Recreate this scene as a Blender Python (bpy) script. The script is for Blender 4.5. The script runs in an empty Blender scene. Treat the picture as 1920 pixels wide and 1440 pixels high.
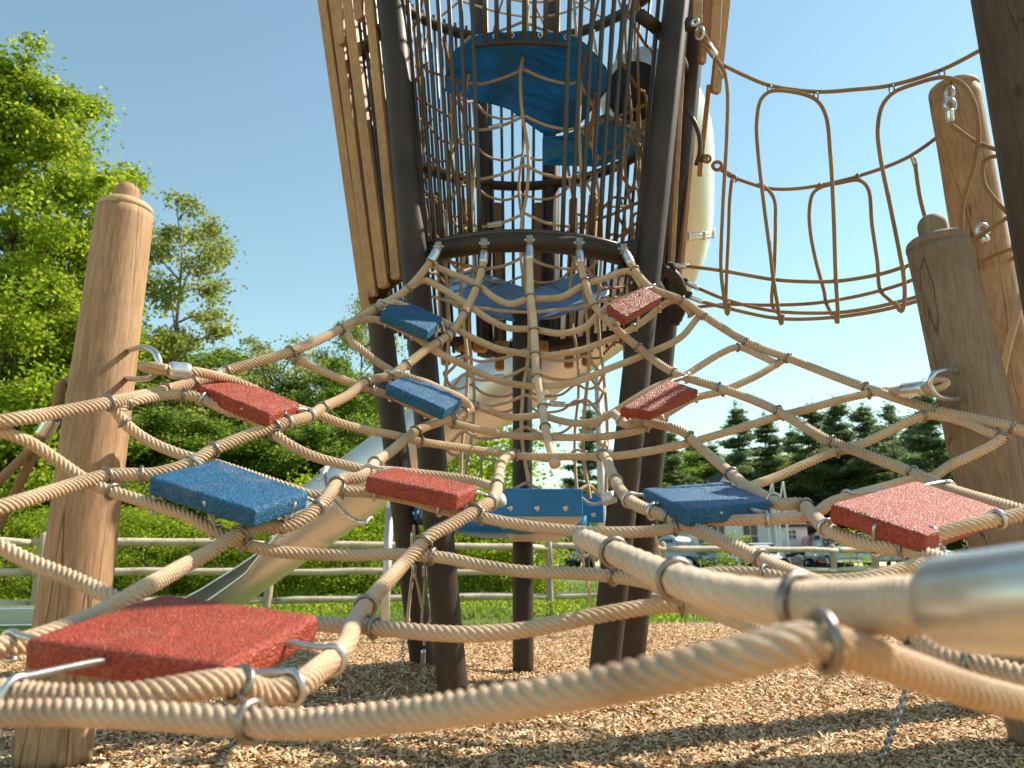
import bpy, bmesh, math, random
import numpy as np
from mathutils import Vector, Matrix, Quaternion, noise

random.seed(7); rng = np.random.default_rng(7)
scene = bpy.context.scene
COL = scene.collection
R = math.radians
F = 1400.0                     # focal length in photograph pixels
PITCH = math.atan(340 / F)
CP, SP = math.cos(PITCH), math.sin(PITCH)
S = 1.35                       # metres per play-structure unit
HU = 0.41                      # eye height in units
H = S * HU                     # eye height in metres

# ------------------------------------------------------------------ places
def U(u, v, d):
    """play-structure units, relative to the eye"""
    x = (u - 960) / F * d; yc = -(v - 720) / F * d
    return np.array((x, d * CP - yc * SP, d * SP + yc * CP))
def W(p):
    return np.array((p[0] * S, p[1] * S, H + p[2] * S))
def P(u, v, d): return W(U(u, v, d))
def WP(u, v, D):
    """metres"""
    p = U(u, v, D); return np.array((p[0], p[1], p[2] + H))
def Gd(v, z=-HU):
    return z / (SP - (v - 720) / F * CP)
def G(u, v): return P(u, v, Gd(v))

# ------------------------------------------------------------------ objects
def tag(o, label=None, cat=None, group=None, kind=None):
    if label: o['label'] = label
    if cat: o['category'] = cat
    if group: o['group'] = group
    if kind: o['kind'] = kind
    return o
def empty(name, loc, label, cat, group=None, rz=0):
    o = bpy.data.objects.new(name, None); COL.objects.link(o)
    o.location = [float(a) for a in loc]; o.rotation_euler = (0, 0, rz); o.empty_display_size = .1
    return tag(o, label, cat, group)
def link_mesh(name, me, mat, parent=None):
    o = bpy.data.objects.new(name, me); COL.objects.link(o)
    if mat is not None: me.materials.append(mat)
    if parent is not None:
        o.parent = parent
        m = Matrix.Identity(4)
        q = parent
        chain = []
        while q is not None: chain.append(q); q = q.parent
        for q in reversed(chain):
            m = m @ (q.matrix_parent_inverse @ Matrix.LocRotScale(q.location, q.rotation_euler, q.scale))
        o.matrix_parent_inverse = m.inverted()
    return o
def np_mesh(name, verts, faces, smooth=True, uvs=None):
    """verts (n,3), faces: list of int arrays each (m,k)"""
    me = bpy.data.meshes.new(name)
    verts = np.asarray(verts, dtype=np.float32)
    if isinstance(faces, np.ndarray): faces = [faces]
    faces = [f for f in faces if len(f)]
    nl = sum(f.size for f in faces); nf = sum(len(f) for f in faces)
    me.vertices.add(len(verts)); me.vertices.foreach_set('co', verts.ravel())
    me.loops.add(nl); me.polygons.add(nf)
    me.loops.foreach_set('vertex_index', np.concatenate([f.ravel() for f in faces]).astype(np.int32))
    tot = np.concatenate([np.full(len(f), f.shape[1]) for f in faces])
    me.polygons.foreach_set('loop_start', np.concatenate(([0], np.cumsum(tot)[:-1])).astype(np.int32))
    me.polygons.foreach_set('loop_total', tot.astype(np.int32))
    me.polygons.foreach_set('use_smooth', np.full(nf, bool(smooth)))
    if uvs is not None:
        l = me.uv_layers.new(name='UVMap')
        idx = np.concatenate([f.ravel() for f in faces])
        l.data.foreach_set('uv', np.asarray(uvs, dtype=np.float32)[idx].ravel())
    me.update(calc_edges=True); me.validate()
    return me
class MB:
    """collects shapes into ONE mesh"""
    def __init__(s): s.v = []; s.f = {}; s.n = 0; s.uv = []
    def add(s, v, fs, uv=None):
        v = np.asarray(v, dtype=float)
        if isinstance(fs, np.ndarray): fs = [fs]
        for f in fs:
            f = np.asarray(f)
            if len(f): s.f.setdefault(f.shape[1], []).append(f + s.n)
        s.v.append(v); s.n += len(v)
        s.uv.append(np.zeros((len(v), 2)) if uv is None else uv)
        return s
    def build(s, name, mat, parent=None, smooth=True, label=None):
        me = np_mesh(name, np.concatenate(s.v), [np.concatenate(x) for x in s.f.values()], smooth, np.concatenate(s.uv))
        o = link_mesh(name, me, mat, parent)
        if label: o['label'] = label
        return o

# ------------------------------------------------------------------ curves
def catmull(pts, step):
    pts = np.asarray(pts, dtype=float)
    if len(pts) == 2:
        n = max(2, int(np.linalg.norm(pts[1] - pts[0]) / step) + 1)
        t = np.linspace(0, 1, n)[:, None]
        return pts[0] * (1 - t) + pts[1] * t
    p = np.vstack((2 * pts[0] - pts[1], pts, 2 * pts[-1] - pts[-2]))
    out = []
    for i in range(1, len(p) - 2):
        p0, p1, p2, p3 = p[i - 1:i + 3]
        t0, t1 = 0, max(1e-6, np.linalg.norm(p1 - p0) ** .5)
        t2 = t1 + max(1e-6, np.linalg.norm(p2 - p1) ** .5); t3 = t2 + max(1e-6, np.linalg.norm(p3 - p2) ** .5)
        t = np.linspace(t1, t2, 16, endpoint=False)[:, None]
        a1 = (t1 - t) / (t1 - t0) * p0 + (t - t0) / (t1 - t0) * p1
        a2 = (t2 - t) / (t2 - t1) * p1 + (t - t1) / (t2 - t1) * p2
        a3 = (t3 - t) / (t3 - t2) * p2 + (t - t2) / (t3 - t2) * p3
        b1 = (t2 - t) / (t2 - t0) * a1 + (t - t0) / (t2 - t0) * a2
        b2 = (t3 - t) / (t3 - t1) * a2 + (t - t1) / (t3 - t1) * a3
        out.append((t2 - t) / (t2 - t1) * b1 + (t - t1) / (t2 - t1) * b2)
    out.append(p[-2][None])
    return resample(np.vstack(out), step)
def resample(c, step):
    L = np.concatenate(([0], np.cumsum(np.linalg.norm(np.diff(c, axis=0), axis=1))))
    n = max(2, int(L[-1] / step) + 1)
    s = np.linspace(0, L[-1], n)
    return np.stack([np.interp(s, L, c[:, k]) for k in range(3)], 1)
def frames(c):
    t = np.gradient(c, axis=0); t /= np.linalg.norm(t, axis=1)[:, None] + 1e-12
    n = np.zeros_like(c)
    a = np.array((0, 0, 1.)) if abs(t[0][2]) < .9 else np.array((1., 0, 0))
    x = np.cross(t[0], a); x /= np.linalg.norm(x); n[0] = x
    for i in range(1, len(c)):
        x = n[i - 1] - t[i] * np.dot(n[i - 1], t[i]); n[i] = x / (np.linalg.norm(x) + 1e-12)
    return t, n, np.cross(t, n)
def sweep(mb, c, r, nseg=12, lobes=0, depth=.16, pitch=2.8, cap=True, closed=False, flat=None):
    """tube along c; lobes>0 lays the rope's strands round it as real grooves"""
    c = np.asarray(c, dtype=float)
    t, n, b = frames(c)
    L = np.concatenate(([0], np.cumsum(np.linalg.norm(np.diff(c, axis=0), axis=1))))
    r = np.full(len(c), r) if np.isscalar(r) else np.asarray(r)
    th = np.linspace(0, 2 * math.pi, nseg, endpoint=False)
    if lobes:
        tw = 2 * math.pi * L / (pitch * 2 * r.mean())
        ph = (th * lobes / (2 * math.pi) % 1) * 2 - 1
        rad = r[:, None] * (1 - depth * np.abs(ph) ** 2.4)[None]
        ang = th[None] + tw[:, None]
    else:
        rad = np.repeat(r[:, None], nseg, 1); ang = np.repeat(th[None], len(c), 0)
    v = c[:, None] + rad[..., None] * (np.cos(ang)[..., None] * n[:, None] + np.sin(ang)[..., None] * b[:, None])
    if closed: v = v[:-1]
    m = len(v)
    i = np.arange(m if closed else m - 1)[:, None]; j = np.arange(nseg)[None]
    i2 = (i + 1) % m
    q = np.stack((i * nseg + j, i * nseg + (j + 1) % nseg, i2 * nseg + (j + 1) % nseg, i2 * nseg + j), -1).reshape(-1, 4)
    uv = np.stack((np.repeat(th[None] / (2 * math.pi), m, 0), np.repeat(L[:m, None], nseg, 1)), -1).reshape(-1, 2)
    v = v.reshape(-1, 3); fs = [q]
    if cap and not closed:
        v = np.vstack((v, c[0], c[-1])); uv = np.vstack((uv, [[0, 0], [0, 0]]))
        a = np.arange(nseg); a2 = (a + 1) % nseg
        fs.append(np.stack((a2, a, np.full(nseg, m * nseg)), 1))
        o = (m - 1) * nseg
        fs.append(np.stack((o + a, o + a2, np.full(nseg, m * nseg + 1)), 1))
    mb.add(v, fs, uv); return mb
def torus(mb, ctr, axis, Rr, rr, n=22, m=8, stretch=None, sdir=None):
    axis = np.asarray(axis, float); axis /= np.linalg.norm(axis)
    a = np.array((0, 0, 1.)) if abs(axis[2]) < .9 else np.array((1., 0, 0))
    x = np.cross(axis, a); x /= np.linalg.norm(x); y = np.cross(axis, x)
    th = np.linspace(0, 2 * math.pi, n + 1)
    c = ctr + Rr * (np.cos(th)[:, None] * x + np.sin(th)[:, None] * y)
    if stretch:
        k = (c - ctr) @ sdir; c = c + np.outer(k, sdir) * (stretch - 1)
    return sweep(mb, c, rr, m, closed=True)
def box_verts(ctr, ax, ay, az):
    return np.array([ctr + sx * ax + sy * ay + sz * az for sx in (-1, 1) for sy in (-1, 1) for sz in (-1, 1)])
BOXF = np.array([[0, 1, 3, 2], [4, 6, 7, 5], [0, 4, 5, 1], [2, 3, 7, 6], [0, 2, 6, 4], [1, 5, 7, 3]])
def box(mb, ctr, ax, ay, az):
    return mb.add(box_verts(np.asarray(ctr, float), np.asarray(ax, float), np.asarray(ay, float), np.asarray(az, float)), BOXF)
def bevel_obj(o, w, seg=2):
    m = o.modifiers.new('bevel', 'BEVEL'); m.width = w; m.segments = seg; m.limit_method = 'ANGLE'; m.angle_limit = R(40)
    return o
def bx(mb, x0, x1, y0, y1, z0, z1):
    return box(mb, ((x0 + x1) / 2, (y0 + y1) / 2, (z0 + z1) / 2), ((x1 - x0) / 2, 0, 0), (0, (y1 - y0) / 2, 0), (0, 0, (z1 - z0) / 2))

# ------------------------------------------------------------------ materials
def mat(name):
    m = bpy.data.materials.new(name); m.use_nodes = True
    nt = m.node_tree; b = nt.nodes['Principled BSDF']
    return m, nt, b
def node(nt, t, **k):
    n = nt.nodes.new(t)
    for a, x in k.items():
        if a in n.inputs: n.inputs[a].default_value = x
        else: setattr(n, a, x)
    return n
def ramp(nt, fac, stops):
    n = nt.nodes.new('ShaderNodeValToRGB')
    e = n.color_ramp.elements
    while len(e) < len(stops): e.new(.5)
    for i, (p, c) in enumerate(stops):
        e[i].position = p; e[i].color = (*c, 1)
    nt.links.new(fac, n.inputs[0]); return n.outputs[0]
def coords(nt, kind='Object', scale=(1, 1, 1)):
    t = nt.nodes.new('ShaderNodeTexCoord'); m = nt.nodes.new('ShaderNodeMapping')
    m.inputs['Scale'].default_value = scale
    nt.links.new(t.outputs[kind], m.inputs[0]); return m.outputs[0]
def noise_tex(nt, vec, scale, detail=4, rough=.55):
    n = node(nt, 'ShaderNodeTexNoise', Scale=scale, Detail=detail, Roughness=rough)
    nt.links.new(vec, n.inputs['Vector']); return n.outputs['Fac']
def bump(nt, b, h, strength, dist=.01, prev=None):
    n = node(nt, 'ShaderNodeBump', Strength=strength, Distance=dist)
    nt.links.new(h, n.inputs['Height'])
    if prev is not None: nt.links.new(prev, n.inputs['Normal'])
    nt.links.new(n.outputs[0], b.inputs['Normal']); return n.outputs[0]
def simple(name, col, rough=.5, metal=0, vary=.15, scale=8, bmp=0, bscale=60):
    m, nt, b = mat(name)
    v = coords(nt)
    f = noise_tex(nt, v, scale)
    c = ramp(nt, f, [(.3, [x * (1 - vary) for x in col]), (.7, [min(1, x * (1 + vary)) for x in col])])
    nt.links.new(c, b.inputs['Base Color'])
    r = node(nt, 'ShaderNodeMapRange'); r.inputs[3].default_value = max(.03, rough - .08); r.inputs[4].default_value = rough + .1
    nt.links.new(noise_tex(nt, v, scale * 3), r.inputs[0]); nt.links.new(r.outputs[0], b.inputs['Roughness'])
    b.inputs['Metallic'].default_value = metal
    if bmp: bump(nt, b, noise_tex(nt, v, bscale), bmp, .003)
    return m
def rope_mat(name, col, fine=0):
    m, nt, b = mat(name)
    v = coords(nt)
    f = noise_tex(nt, v, 5, 5)
    c = ramp(nt, f, [(.25, [col[0] * .70, col[1] * .66, col[2] * .62]), (.48, col), (.75, [min(.85, x * 1.14) for x in col])])
    g = noise_tex(nt, v, 300, 2)
    mx = node(nt, 'ShaderNodeMixRGB', blend_type='OVERLAY', Fac=.45)
    nt.links.new(c, mx.inputs[1]); nt.links.new(ramp(nt, g, [(.3, (.3, .3, .3)), (.7, (.7, .7, .7))]), mx.inputs[2])
    nt.links.new(mx.outputs[0], b.inputs['Base Color'])
    b.inputs['Roughness'].default_value = .78
    b.inputs['Sheen Weight'].default_value = .15
    u = nt.nodes.new('ShaderNodeUVMap'); mp = nt.nodes.new('ShaderNodeMapping'); mp.inputs['Scale'].default_value = (1, 1, 1)
    nt.links.new(u.outputs[0], mp.inputs[0])
    w = node(nt, 'ShaderNodeTexWave', Scale=110 if fine else 260, Distortion=1.5 if fine else 2.5)
    w.bands_direction = 'Y' if fine else 'DIAGONAL'
    nt.links.new(mp.outputs[0], w.inputs['Vector'])
    n1 = bump(nt, b, w.outputs['Fac'], .35 if fine else .3, .0016 if fine else .001)
    bump(nt, b, g, .35, .0012, n1)
    return m
def rubber(name, col, hi):
    m, nt, b = mat(name)
    v = coords(nt)
    vo = node(nt, 'ShaderNodeTexVoronoi', Scale=260, Randomness=1.0)
    nt.links.new(v, vo.inputs['Vector'])
    sep = nt.nodes.new('ShaderNodeSeparateColor'); nt.links.new(vo.outputs['Color'], sep.inputs[0])
    c = ramp(nt, sep.outputs[0], [(0, [x * .55 for x in col]), (.35, col), (.8, [x * 1.15 for x in col]), (1, hi)])
    big = noise_tex(nt, v, 14, 4)
    mx = node(nt, 'ShaderNodeMixRGB', blend_type='MULTIPLY', Fac=.6)
    nt.links.new(c, mx.inputs[1]); nt.links.new(ramp(nt, big, [(.3, (.7, .7, .7)), (.7, (1.1, 1.1, 1.1))]), mx.inputs[2])
    dust = noise_tex(nt, v, 9, 6, .7)
    dm = node(nt, 'ShaderNodeMixRGB'); dm.inputs[2].default_value = (.36, .25, .17, 1)
    fr_ = node(nt, 'ShaderNodeMapRange'); fr_.inputs[1].default_value = .56; fr_.inputs[2].default_value = .8; fr_.inputs[4].default_value = .4
    nt.links.new(dust, fr_.inputs[0]); nt.links.new(fr_.outputs[0], dm.inputs[0]); nt.links.new(mx.outputs[0], dm.inputs[1])
    nt.links.new(dm.outputs[0], b.inputs['Base Color'])
    b.inputs['Roughness'].default_value = .42; b.inputs['Specular IOR Level'].default_value = .5
    n1 = None
    inv = nt.nodes.new('ShaderNodeMath'); inv.operation = 'MULTIPLY'; inv.inputs[1].default_value = -1
    nt.links.new(vo.outputs['Distance'], inv.inputs[0])
    n1 = bump(nt, b, inv.outputs[0], .7, .005)
    bump(nt, b, noise_tex(nt, v, 120, 3), .4, .004, n1)
    return m
def wood(name, a, c, d, axis='Z', scale=1.0, crack=True, rough=.75):
    m, nt, b = mat(name)
    sc = {'Z': (11, 11, 1.1), 'X': (1.1, 11, 11), 'Y': (11, 1.1, 11)}[axis]
    v = coords(nt, 'Object', tuple(x * scale for x in sc))
    f = noise_tex(nt, v, 7, 10, .72)
    col = ramp(nt, f, [(.2, a), (.5, c), (.8, d)])
    v2 = coords(nt, 'Object', tuple(x * scale * y for x, y in zip(sc, (.33, .33, .16) if axis == 'Z' else (.16, .33, .33) if axis == 'X' else (.33, .16, .33))))
    big = noise_tex(nt, coords(nt, 'Object', (2.2, 2.2, 1.3)), 2.6, 7, .62)
    mx = node(nt, 'ShaderNodeMixRGB', blend_type='MULTIPLY', Fac=.7)
    nt.links.new(col, mx.inputs[1]); nt.links.new(ramp(nt, big, [(.28, (.55, .50, .46)), (.5, (.92, .88, .84)), (.68, (1.12, 1.08, 1.02))]), mx.inputs[2])
    fib = noise_tex(nt, coords(nt, 'Object', {'Z': (70, 70, 5), 'X': (5, 70, 70), 'Y': (70, 5, 70)}[axis]), 2.2, 6, .7)
    m3 = node(nt, 'ShaderNodeMixRGB', blend_type='MULTIPLY', Fac=.6); nt.links.new(mx.outputs[0], m3.inputs[1])
    nt.links.new(ramp(nt, fib, [(.3, (.66, .62, .58)), (.5, (1, 1, 1)), (.7, (1.15, 1.13, 1.1))]), m3.inputs[2])
    kv = node(nt, 'ShaderNodeTexVoronoi', Scale=1.0); nt.links.new(coords(nt, 'Object', {'Z': (5, 5, 2.6), 'X': (2.6, 5, 5), 'Y': (5, 2.6, 5)}[axis]), kv.inputs['Vector'])
    m4 = node(nt, 'ShaderNodeMixRGB', blend_type='MULTIPLY', Fac=.8); nt.links.new(m3.outputs[0], m4.inputs[1])
    nt.links.new(ramp(nt, kv.outputs['Distance'], [(0, (.3, .22, .17)), (.035, (.45, .36, .3)), (.075, (.85, .8, .76)), (.11, (1, 1, 1))]), m4.inputs[2])
    out = m4.outputs[0]
    if crack:
        k = noise_tex(nt, v2, 2.3, 3, .45)
        mask = ramp(nt, k, [(.4935, (1, 1, 1)), (.4985, (.16, .12, .1)), (.5015, (.16, .12, .1)), (.5065, (1, 1, 1))])
        m2 = node(nt, 'ShaderNodeMixRGB', blend_type='MULTIPLY', Fac=.8)
        nt.links.new(out, m2.inputs[1]); nt.links.new(mask, m2.inputs[2]); out = m2.outputs[0]
    nt.links.new(out, b.inputs['Base Color']); b.inputs['Roughness'].default_value = rough
    n1 = bump(nt, b, f, .45, .006)
    if crack: bump(nt, b, mask, .5, .006, n1)
    return m
def leaf_mat(name, c1, c2, c3, trans=.45):
    m, nt, b = mat(name)
    g = nt.nodes.new('ShaderNodeNewGeometry')
    c = ramp(nt, g.outputs['Random Per Island'], [(0, c1), (.5, c2), (1, c3)])
    o = nt.nodes['Material Output']
    nt.links.new(c, b.inputs['Base Color']); b.inputs['Roughness'].default_value = .6; b.inputs['Specular IOR Level'].default_value = .25
    t = nt.nodes.new('ShaderNodeBsdfTranslucent')
    hs = node(nt, 'ShaderNodeHueSaturation', Value=1.9, Saturation=1.0, Hue=.485)
    nt.links.new(c, hs.inputs['Color']); nt.links.new(hs.outputs[0], t.inputs['Color'])
    mx = nt.nodes.new('ShaderNodeMixShader'); mx.inputs[0].default_value = trans
    nt.links.new(b.outputs[0], mx.inputs[1]); nt.links.new(t.outputs[0], mx.inputs[2]); nt.links.new(mx.outputs[0], o.inputs['Surface'])
    return m

M = {}
M['rope'] = rope_mat('beige_rope', (.64, .45, .295))
M['rope_fine'] = rope_mat('pale_sleeved_rope', (.70, .52, .36), 1)
M['rope_dark'] = rope_mat('backlit_golden_rope', (.36, .20, .085))  # rope colour darkened to carry backlight and the shade inside the tower
M['steel'] = simple('galvanised_steel', (.56, .56, .57), .3, .9, .2, 30, .15, 200)
M['clamp'] = simple('dark_clamp_steel', (.30, .26, .23), .38, .85, .3, 60, .2, 300)
M['ferrule'] = simple('aluminium_ferrule', (.72, .71, .69), .3, .85, .1, 30)
M['pole'] = simple('galvanised_pole', (.55, .55, .54), .5, .35, .12, 6)
M['red'] = rubber('red_rubber', (.36, .048, .02), (.48, .12, .055))
M['blue'] = rubber('blue_rubber', (.004, .10, .23), (.03, .20, .34))
M['blue'].node_tree.nodes['Principled BSDF'].inputs['Specular IOR Level'].default_value = .45
M['bronze'] = simple('bronze_paint', (.045, .027, .018), .5, .0, .35, 4, .06, 90)
M['bronze'].node_tree.nodes['Principled BSDF'].inputs['Specular IOR Level'].default_value = .35
M['bar'] = simple('dark_bar_paint', (.055, .038, .028), .36, .05, .2, 8)
M['hdpe'] = simple('blue_plastic', (.010, .21, .55), .4, 0, .12, 4, .05, 40)
M['membrane'] = simple('blue_membrane', (.010, .22, .52), .25, 0, .3, 3, .1, 15)
mt0 = M['membrane']; nt0 = mt0.node_tree; tl = nt0.nodes.new('ShaderNodeBsdfTranslucent'); tl.inputs[0].default_value = (.02, .36, .72, 1)
mx0 = nt0.nodes.new('ShaderNodeMixShader'); mx0.inputs[0].default_value = .24; nt0.links.new(nt0.nodes['Principled BSDF'].outputs[0], mx0.inputs[1]); nt0.links.new(tl.outputs[0], mx0.inputs[2]); nt0.links.new(mx0.outputs[0], nt0.nodes['Material Output'].inputs['Surface'])
M['pale_sheet'] = simple('sky_sheen_blue_sheet', (.10, .19, .33), .2, 0, .4, 3, .1, 15)  # paler base colour carries the sky's reflection on the lower sheet
M['black'] = simple('black_plastic', (.012, .012, .013), .45)
M['mouth_shade'] = simple('tube_mouth_shade', (.02, .018, .017), .7)  # near-black colour stands for the shade inside the slide tube
M['slide'] = simple('brushed_slide_steel', (.74, .70, .66), .42, .72, .1, 1.5, .05, 5)
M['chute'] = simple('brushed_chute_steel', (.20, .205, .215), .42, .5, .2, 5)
M['post'] = wood('weathered_log', (.22, .12, .058), (.42, .255, .14), (.58, .39, .235), 'Z', 1.0)
M['post_grey'] = wood('backlit_grey_brown_log', (.14, .095, .066), (.25, .178, .125), (.36, .265, .19), 'Z', 1.0)  # grey-brown wood, painted darker still for its backlit face
M['post_dark'] = wood('shade_dark_log', (.05, .033, .024), (.085, .057, .041), (.13, .09, .065), 'Z', 1.0)  # wood colours lowered to paint in the shade on the corner post
M['slat'] = wood('larch_slat', (.30, .13, .045), (.50, .26, .105), (.64, .40, .19), 'Z', 1.3, False, .55)
M['endgrain'] = wood('pale_cut_wood', (.42, .27, .15), (.55, .38, .22), (.62, .45, .28), 'Z', .5, False)
M['rail'] = wood('pale_fence_rail', (.42, .33, .25), (.58, .48, .37), (.68, .58, .46), 'X', 1.0)
M['fpost'] = wood('fence_post_wood', (.34, .25, .17), (.48, .37, .26), (.56, .45, .33), 'Z', 1.0)
M['bark'] = wood('grey_bark', (.05, .04, .032), (.10, .08, .063), (.16, .13, .10), 'Z', .5)
M['maple'] = leaf_mat('maple_leaves', (.12, .20, .010), (.21, .30, .018), (.31, .36, .035), .5)
M['leaf'] = leaf_mat('green_leaves', (.065, .13, .016), (.12, .20, .024), (.19, .26, .045), .52)
M['leafy'] = leaf_mat('yellow_green_leaves', (.14, .18, .03), (.21, .25, .05), (.30, .31, .09), .5)
M['pine'] = leaf_mat('pine_needles', (.06, .10, .045), (.10, .15, .06), (.155, .195, .085), .5)
M['olive'] = leaf_mat('olive_leaves', (.05, .075, .02), (.085, .11, .03), (.13, .15, .05), .3)
M['white'] = simple('white_paint', (.78, .78, .76), .5, 0, .05, 3)
M['roof'] = simple('dark_shingles', (.055, .055, .06), .8, 0, .3, 4, .5, 20)
M['glass'] = simple('dark_window_glass', (.03, .04, .05), .08, 0, .1, 2)
M['tyre'] = simple('tyre_rubber', (.018, .018, .018), .75)
M['chrome'] = simple('bright_metal', (.6, .6, .62), .2, .9, .05)
M['lamp'] = simple('clear_headlight', (.7, .72, .74), .12, .2, .05)
M['lampred'] = simple('red_tail_light', (.35, .01, .01), .2)
def paint(name, c):
    m = simple(name, c, .28, .15, .06, 2)
    m.node_tree.nodes['Principled BSDF'].inputs['Coat Weight'].default_value = .7
    return m
M['car_silver'] = paint('silver_car_paint', (.45, .47, .48)); M['car_navy'] = paint('slate_blue_car_paint', (.06, .08, .12))
M['car_white'] = paint('white_car_paint', (.70, .71, .71)); M['car_red'] = paint('red_truck_paint', (.30, .018, .02))
M['car_teal'] = paint('pale_green_paint', (.33, .42, .38)); M['yellow'] = paint('yellow_machine_paint', (.72, .36, .01))

# ------------------------------------------------------------------ rope net
COLS = [
 (0,   [(650, 1.75), (750, 1.32), (800, 1.3), (900, 1.28), (950, 1.2), (1000, 1.1), (1050, 1.05), (1100, .98), (1150, .92), (1220, .82), (1300, .68), (1400, .6)]),
 (250, [(650, 1.9), (700, 1.75), (750, 1.52), (800, 1.5), (850, 1.48), (900, 1.42), (950, 1.32), (1000, 1.22), (1050, 1.15), (1100, 1.05), (1150, .98), (1200, .85), (1300, .67)]),
 (550, [(550, 2.45), (600, 2.15), (650, 1.97), (700, 1.9), (750, 1.8), (800, 1.68), (850, 1.6), (900, 1.5), (950, 1.42), (1000, 1.36), (1050, 1.36), (1100, 1.2), (1150, 1.12), (1200, .98), (1300, .72)]),
 (960, [(450, 2.62), (550, 2.5), (620, 2.45), (700, 2.4), (780, 2.35), (850, 2.2), (880, 1.95), (920, 1.65), (950, 1.52), (1000, 1.42), (1070, 1.32), (1100, 1.22), (1190, 1.0), (1300, .5)]),
 (1200, [(450, 2.65), (550, 2.5), (650, 2.42), (750, 2.2), (800, 2.1), (850, 2.05), (900, 1.75), (950, 1.55), (1000, 1.4), (1070, 1.25), (1150, 1.0), (1300, .45)]),
 (1450, [(550, 2.5), (650, 2.4), (750, 2.1), (800, 2.0), (850, 1.9), (900, 1.75), (940, 1.55), (980, 1.4), (1050, 1.25), (1100, 1.1), (1150, .97), (1200, .82)]),
 (1900, [(700, 2.0), (800, 1.72), (850, 1.65), (900, 1.55), (950, 1.35), (1000, 1.2), (1050, 1.1), (1100, 1.0), (1200, .85), (1300, .7)])]
def Dn(u, v):
    vals = [np.interp(v, [a for a, b in c], [b for a, b in c]) for _, c in COLS]
    return float(np.interp(u, [x for x, _ in COLS], vals))
NET = {}
net = empty('climbing_net', G(960, 1300) * np.array((1, .5, 1)), 'big beige rope climbing net sloping up to the tower, hung between the wooden posts', 'rope net')
LR, CR = .0128, .0108
def net_rope(key, pts, r, off=0.0, style='lay', smooth=6):
    d = np.array([p[2] if len(p) > 2 else Dn(p[0], p[1]) + off for p in pts])
    uv = np.array([p[:2] for p in pts], float)
    c0 = np.array([[a, b, k * 1000] for (a, b), k in zip(uv, d)])
    c = catmull(c0, 12.)
    for _ in range(smooth):
        z = c[:, 2].copy(); z[1:-1] = (z[:-2] + 2 * z[1:-1] + z[2:]) / 4; c[:, 2] = z
    pw = np.array([P(a, b, k / 1000) for a, b, k in c])
    pw = resample(pw, r * S * .36)
    mb = MB()
    if style == 'lay': sweep(mb, pw, r * S * 1.06, 36, 6, .29, 2.75)
    elif style == 'long': sweep(mb, pw, r * S * 1.05, 36, 6, .29, 1.9)
    elif style == 'wrap': sweep(mb, pw, r * S * 1.02, 32, 8, .10, 1.25)
    else: sweep(mb, pw[::2], r * S, 18)
    o = mb.build('rope', M['rope_fine'] if style in ('smooth', 'wrap') else M['rope'], net)
    NET[key] = (o, pw, r * S)
    return o
def at(key, u, v):
    pw = NET[key][1]
    rel = pw - np.array((0, 0, H))
    fd = rel[:, 1] * CP + rel[:, 2] * SP; yc = rel[:, 2] * CP - rel[:, 1] * SP
    uu = 960 + F * rel[:, 0] / fd; vv = 720 - F * yc / fd
    dist = np.hypot(uu - u, vv - v); dist[fd < .05] = 1e9
    i = int(np.argmin(dist)); i = min(max(i, 1), len(pw) - 2)
    t = pw[i + 1] - pw[i - 1]; return pw[i], t / np.linalg.norm(t)
def clamp(key, u, v, size=1.0, mt='clamp', tilt=0):
    if any(key in (a, b) and math.hypot(u - x, v - y) < 32 for a, b, x, y in JOINTS): return
    o, pw, r = NET[key]
    p, t = at(key, u, v)
    if tilt:
        t = t + tilt * np.array((0, 0, 1.)); t /= np.linalg.norm(t)
    mb = MB(); torus(mb, p, t, (r + .0022 * S) * size, .0032 * S)
    # the crimped seam of the clip
    mb.build('clamp', M[mt], o)
def joint(a, b, u, v):
    """two staples side by side where a cross rope is clipped under a long rope"""
    pa, ta = at(a, u, v); oa, _, ra = NET[a]
    pb, tb = at(b, u, v); ob, _, rb = NET[b]
    mb = MB(); torus(mb, pa + ta * .004, ta + .25 * tb, ra + .003 * S, .0032 * S); mb.build('clamp', M['clamp'], oa)
    mb = MB(); torus(mb, pb + tb * .018, tb + .2 * ta, rb + .0035 * S, .0032 * S); mb.build('clamp', M['clamp'], ob)
    # link bar between the two staples
    mb = MB()
    q = pb + tb * .018
    up = np.array((0, 0, 1.))
    m = (pa + q) / 2
    sweep(mb, catmull([pa + ta * .004 - up * ra * .9, m - up * .002, q + up * rb * .9], .004), .003 * S, 8)
    mb.build('clamp', M['clamp'], ob)

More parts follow.
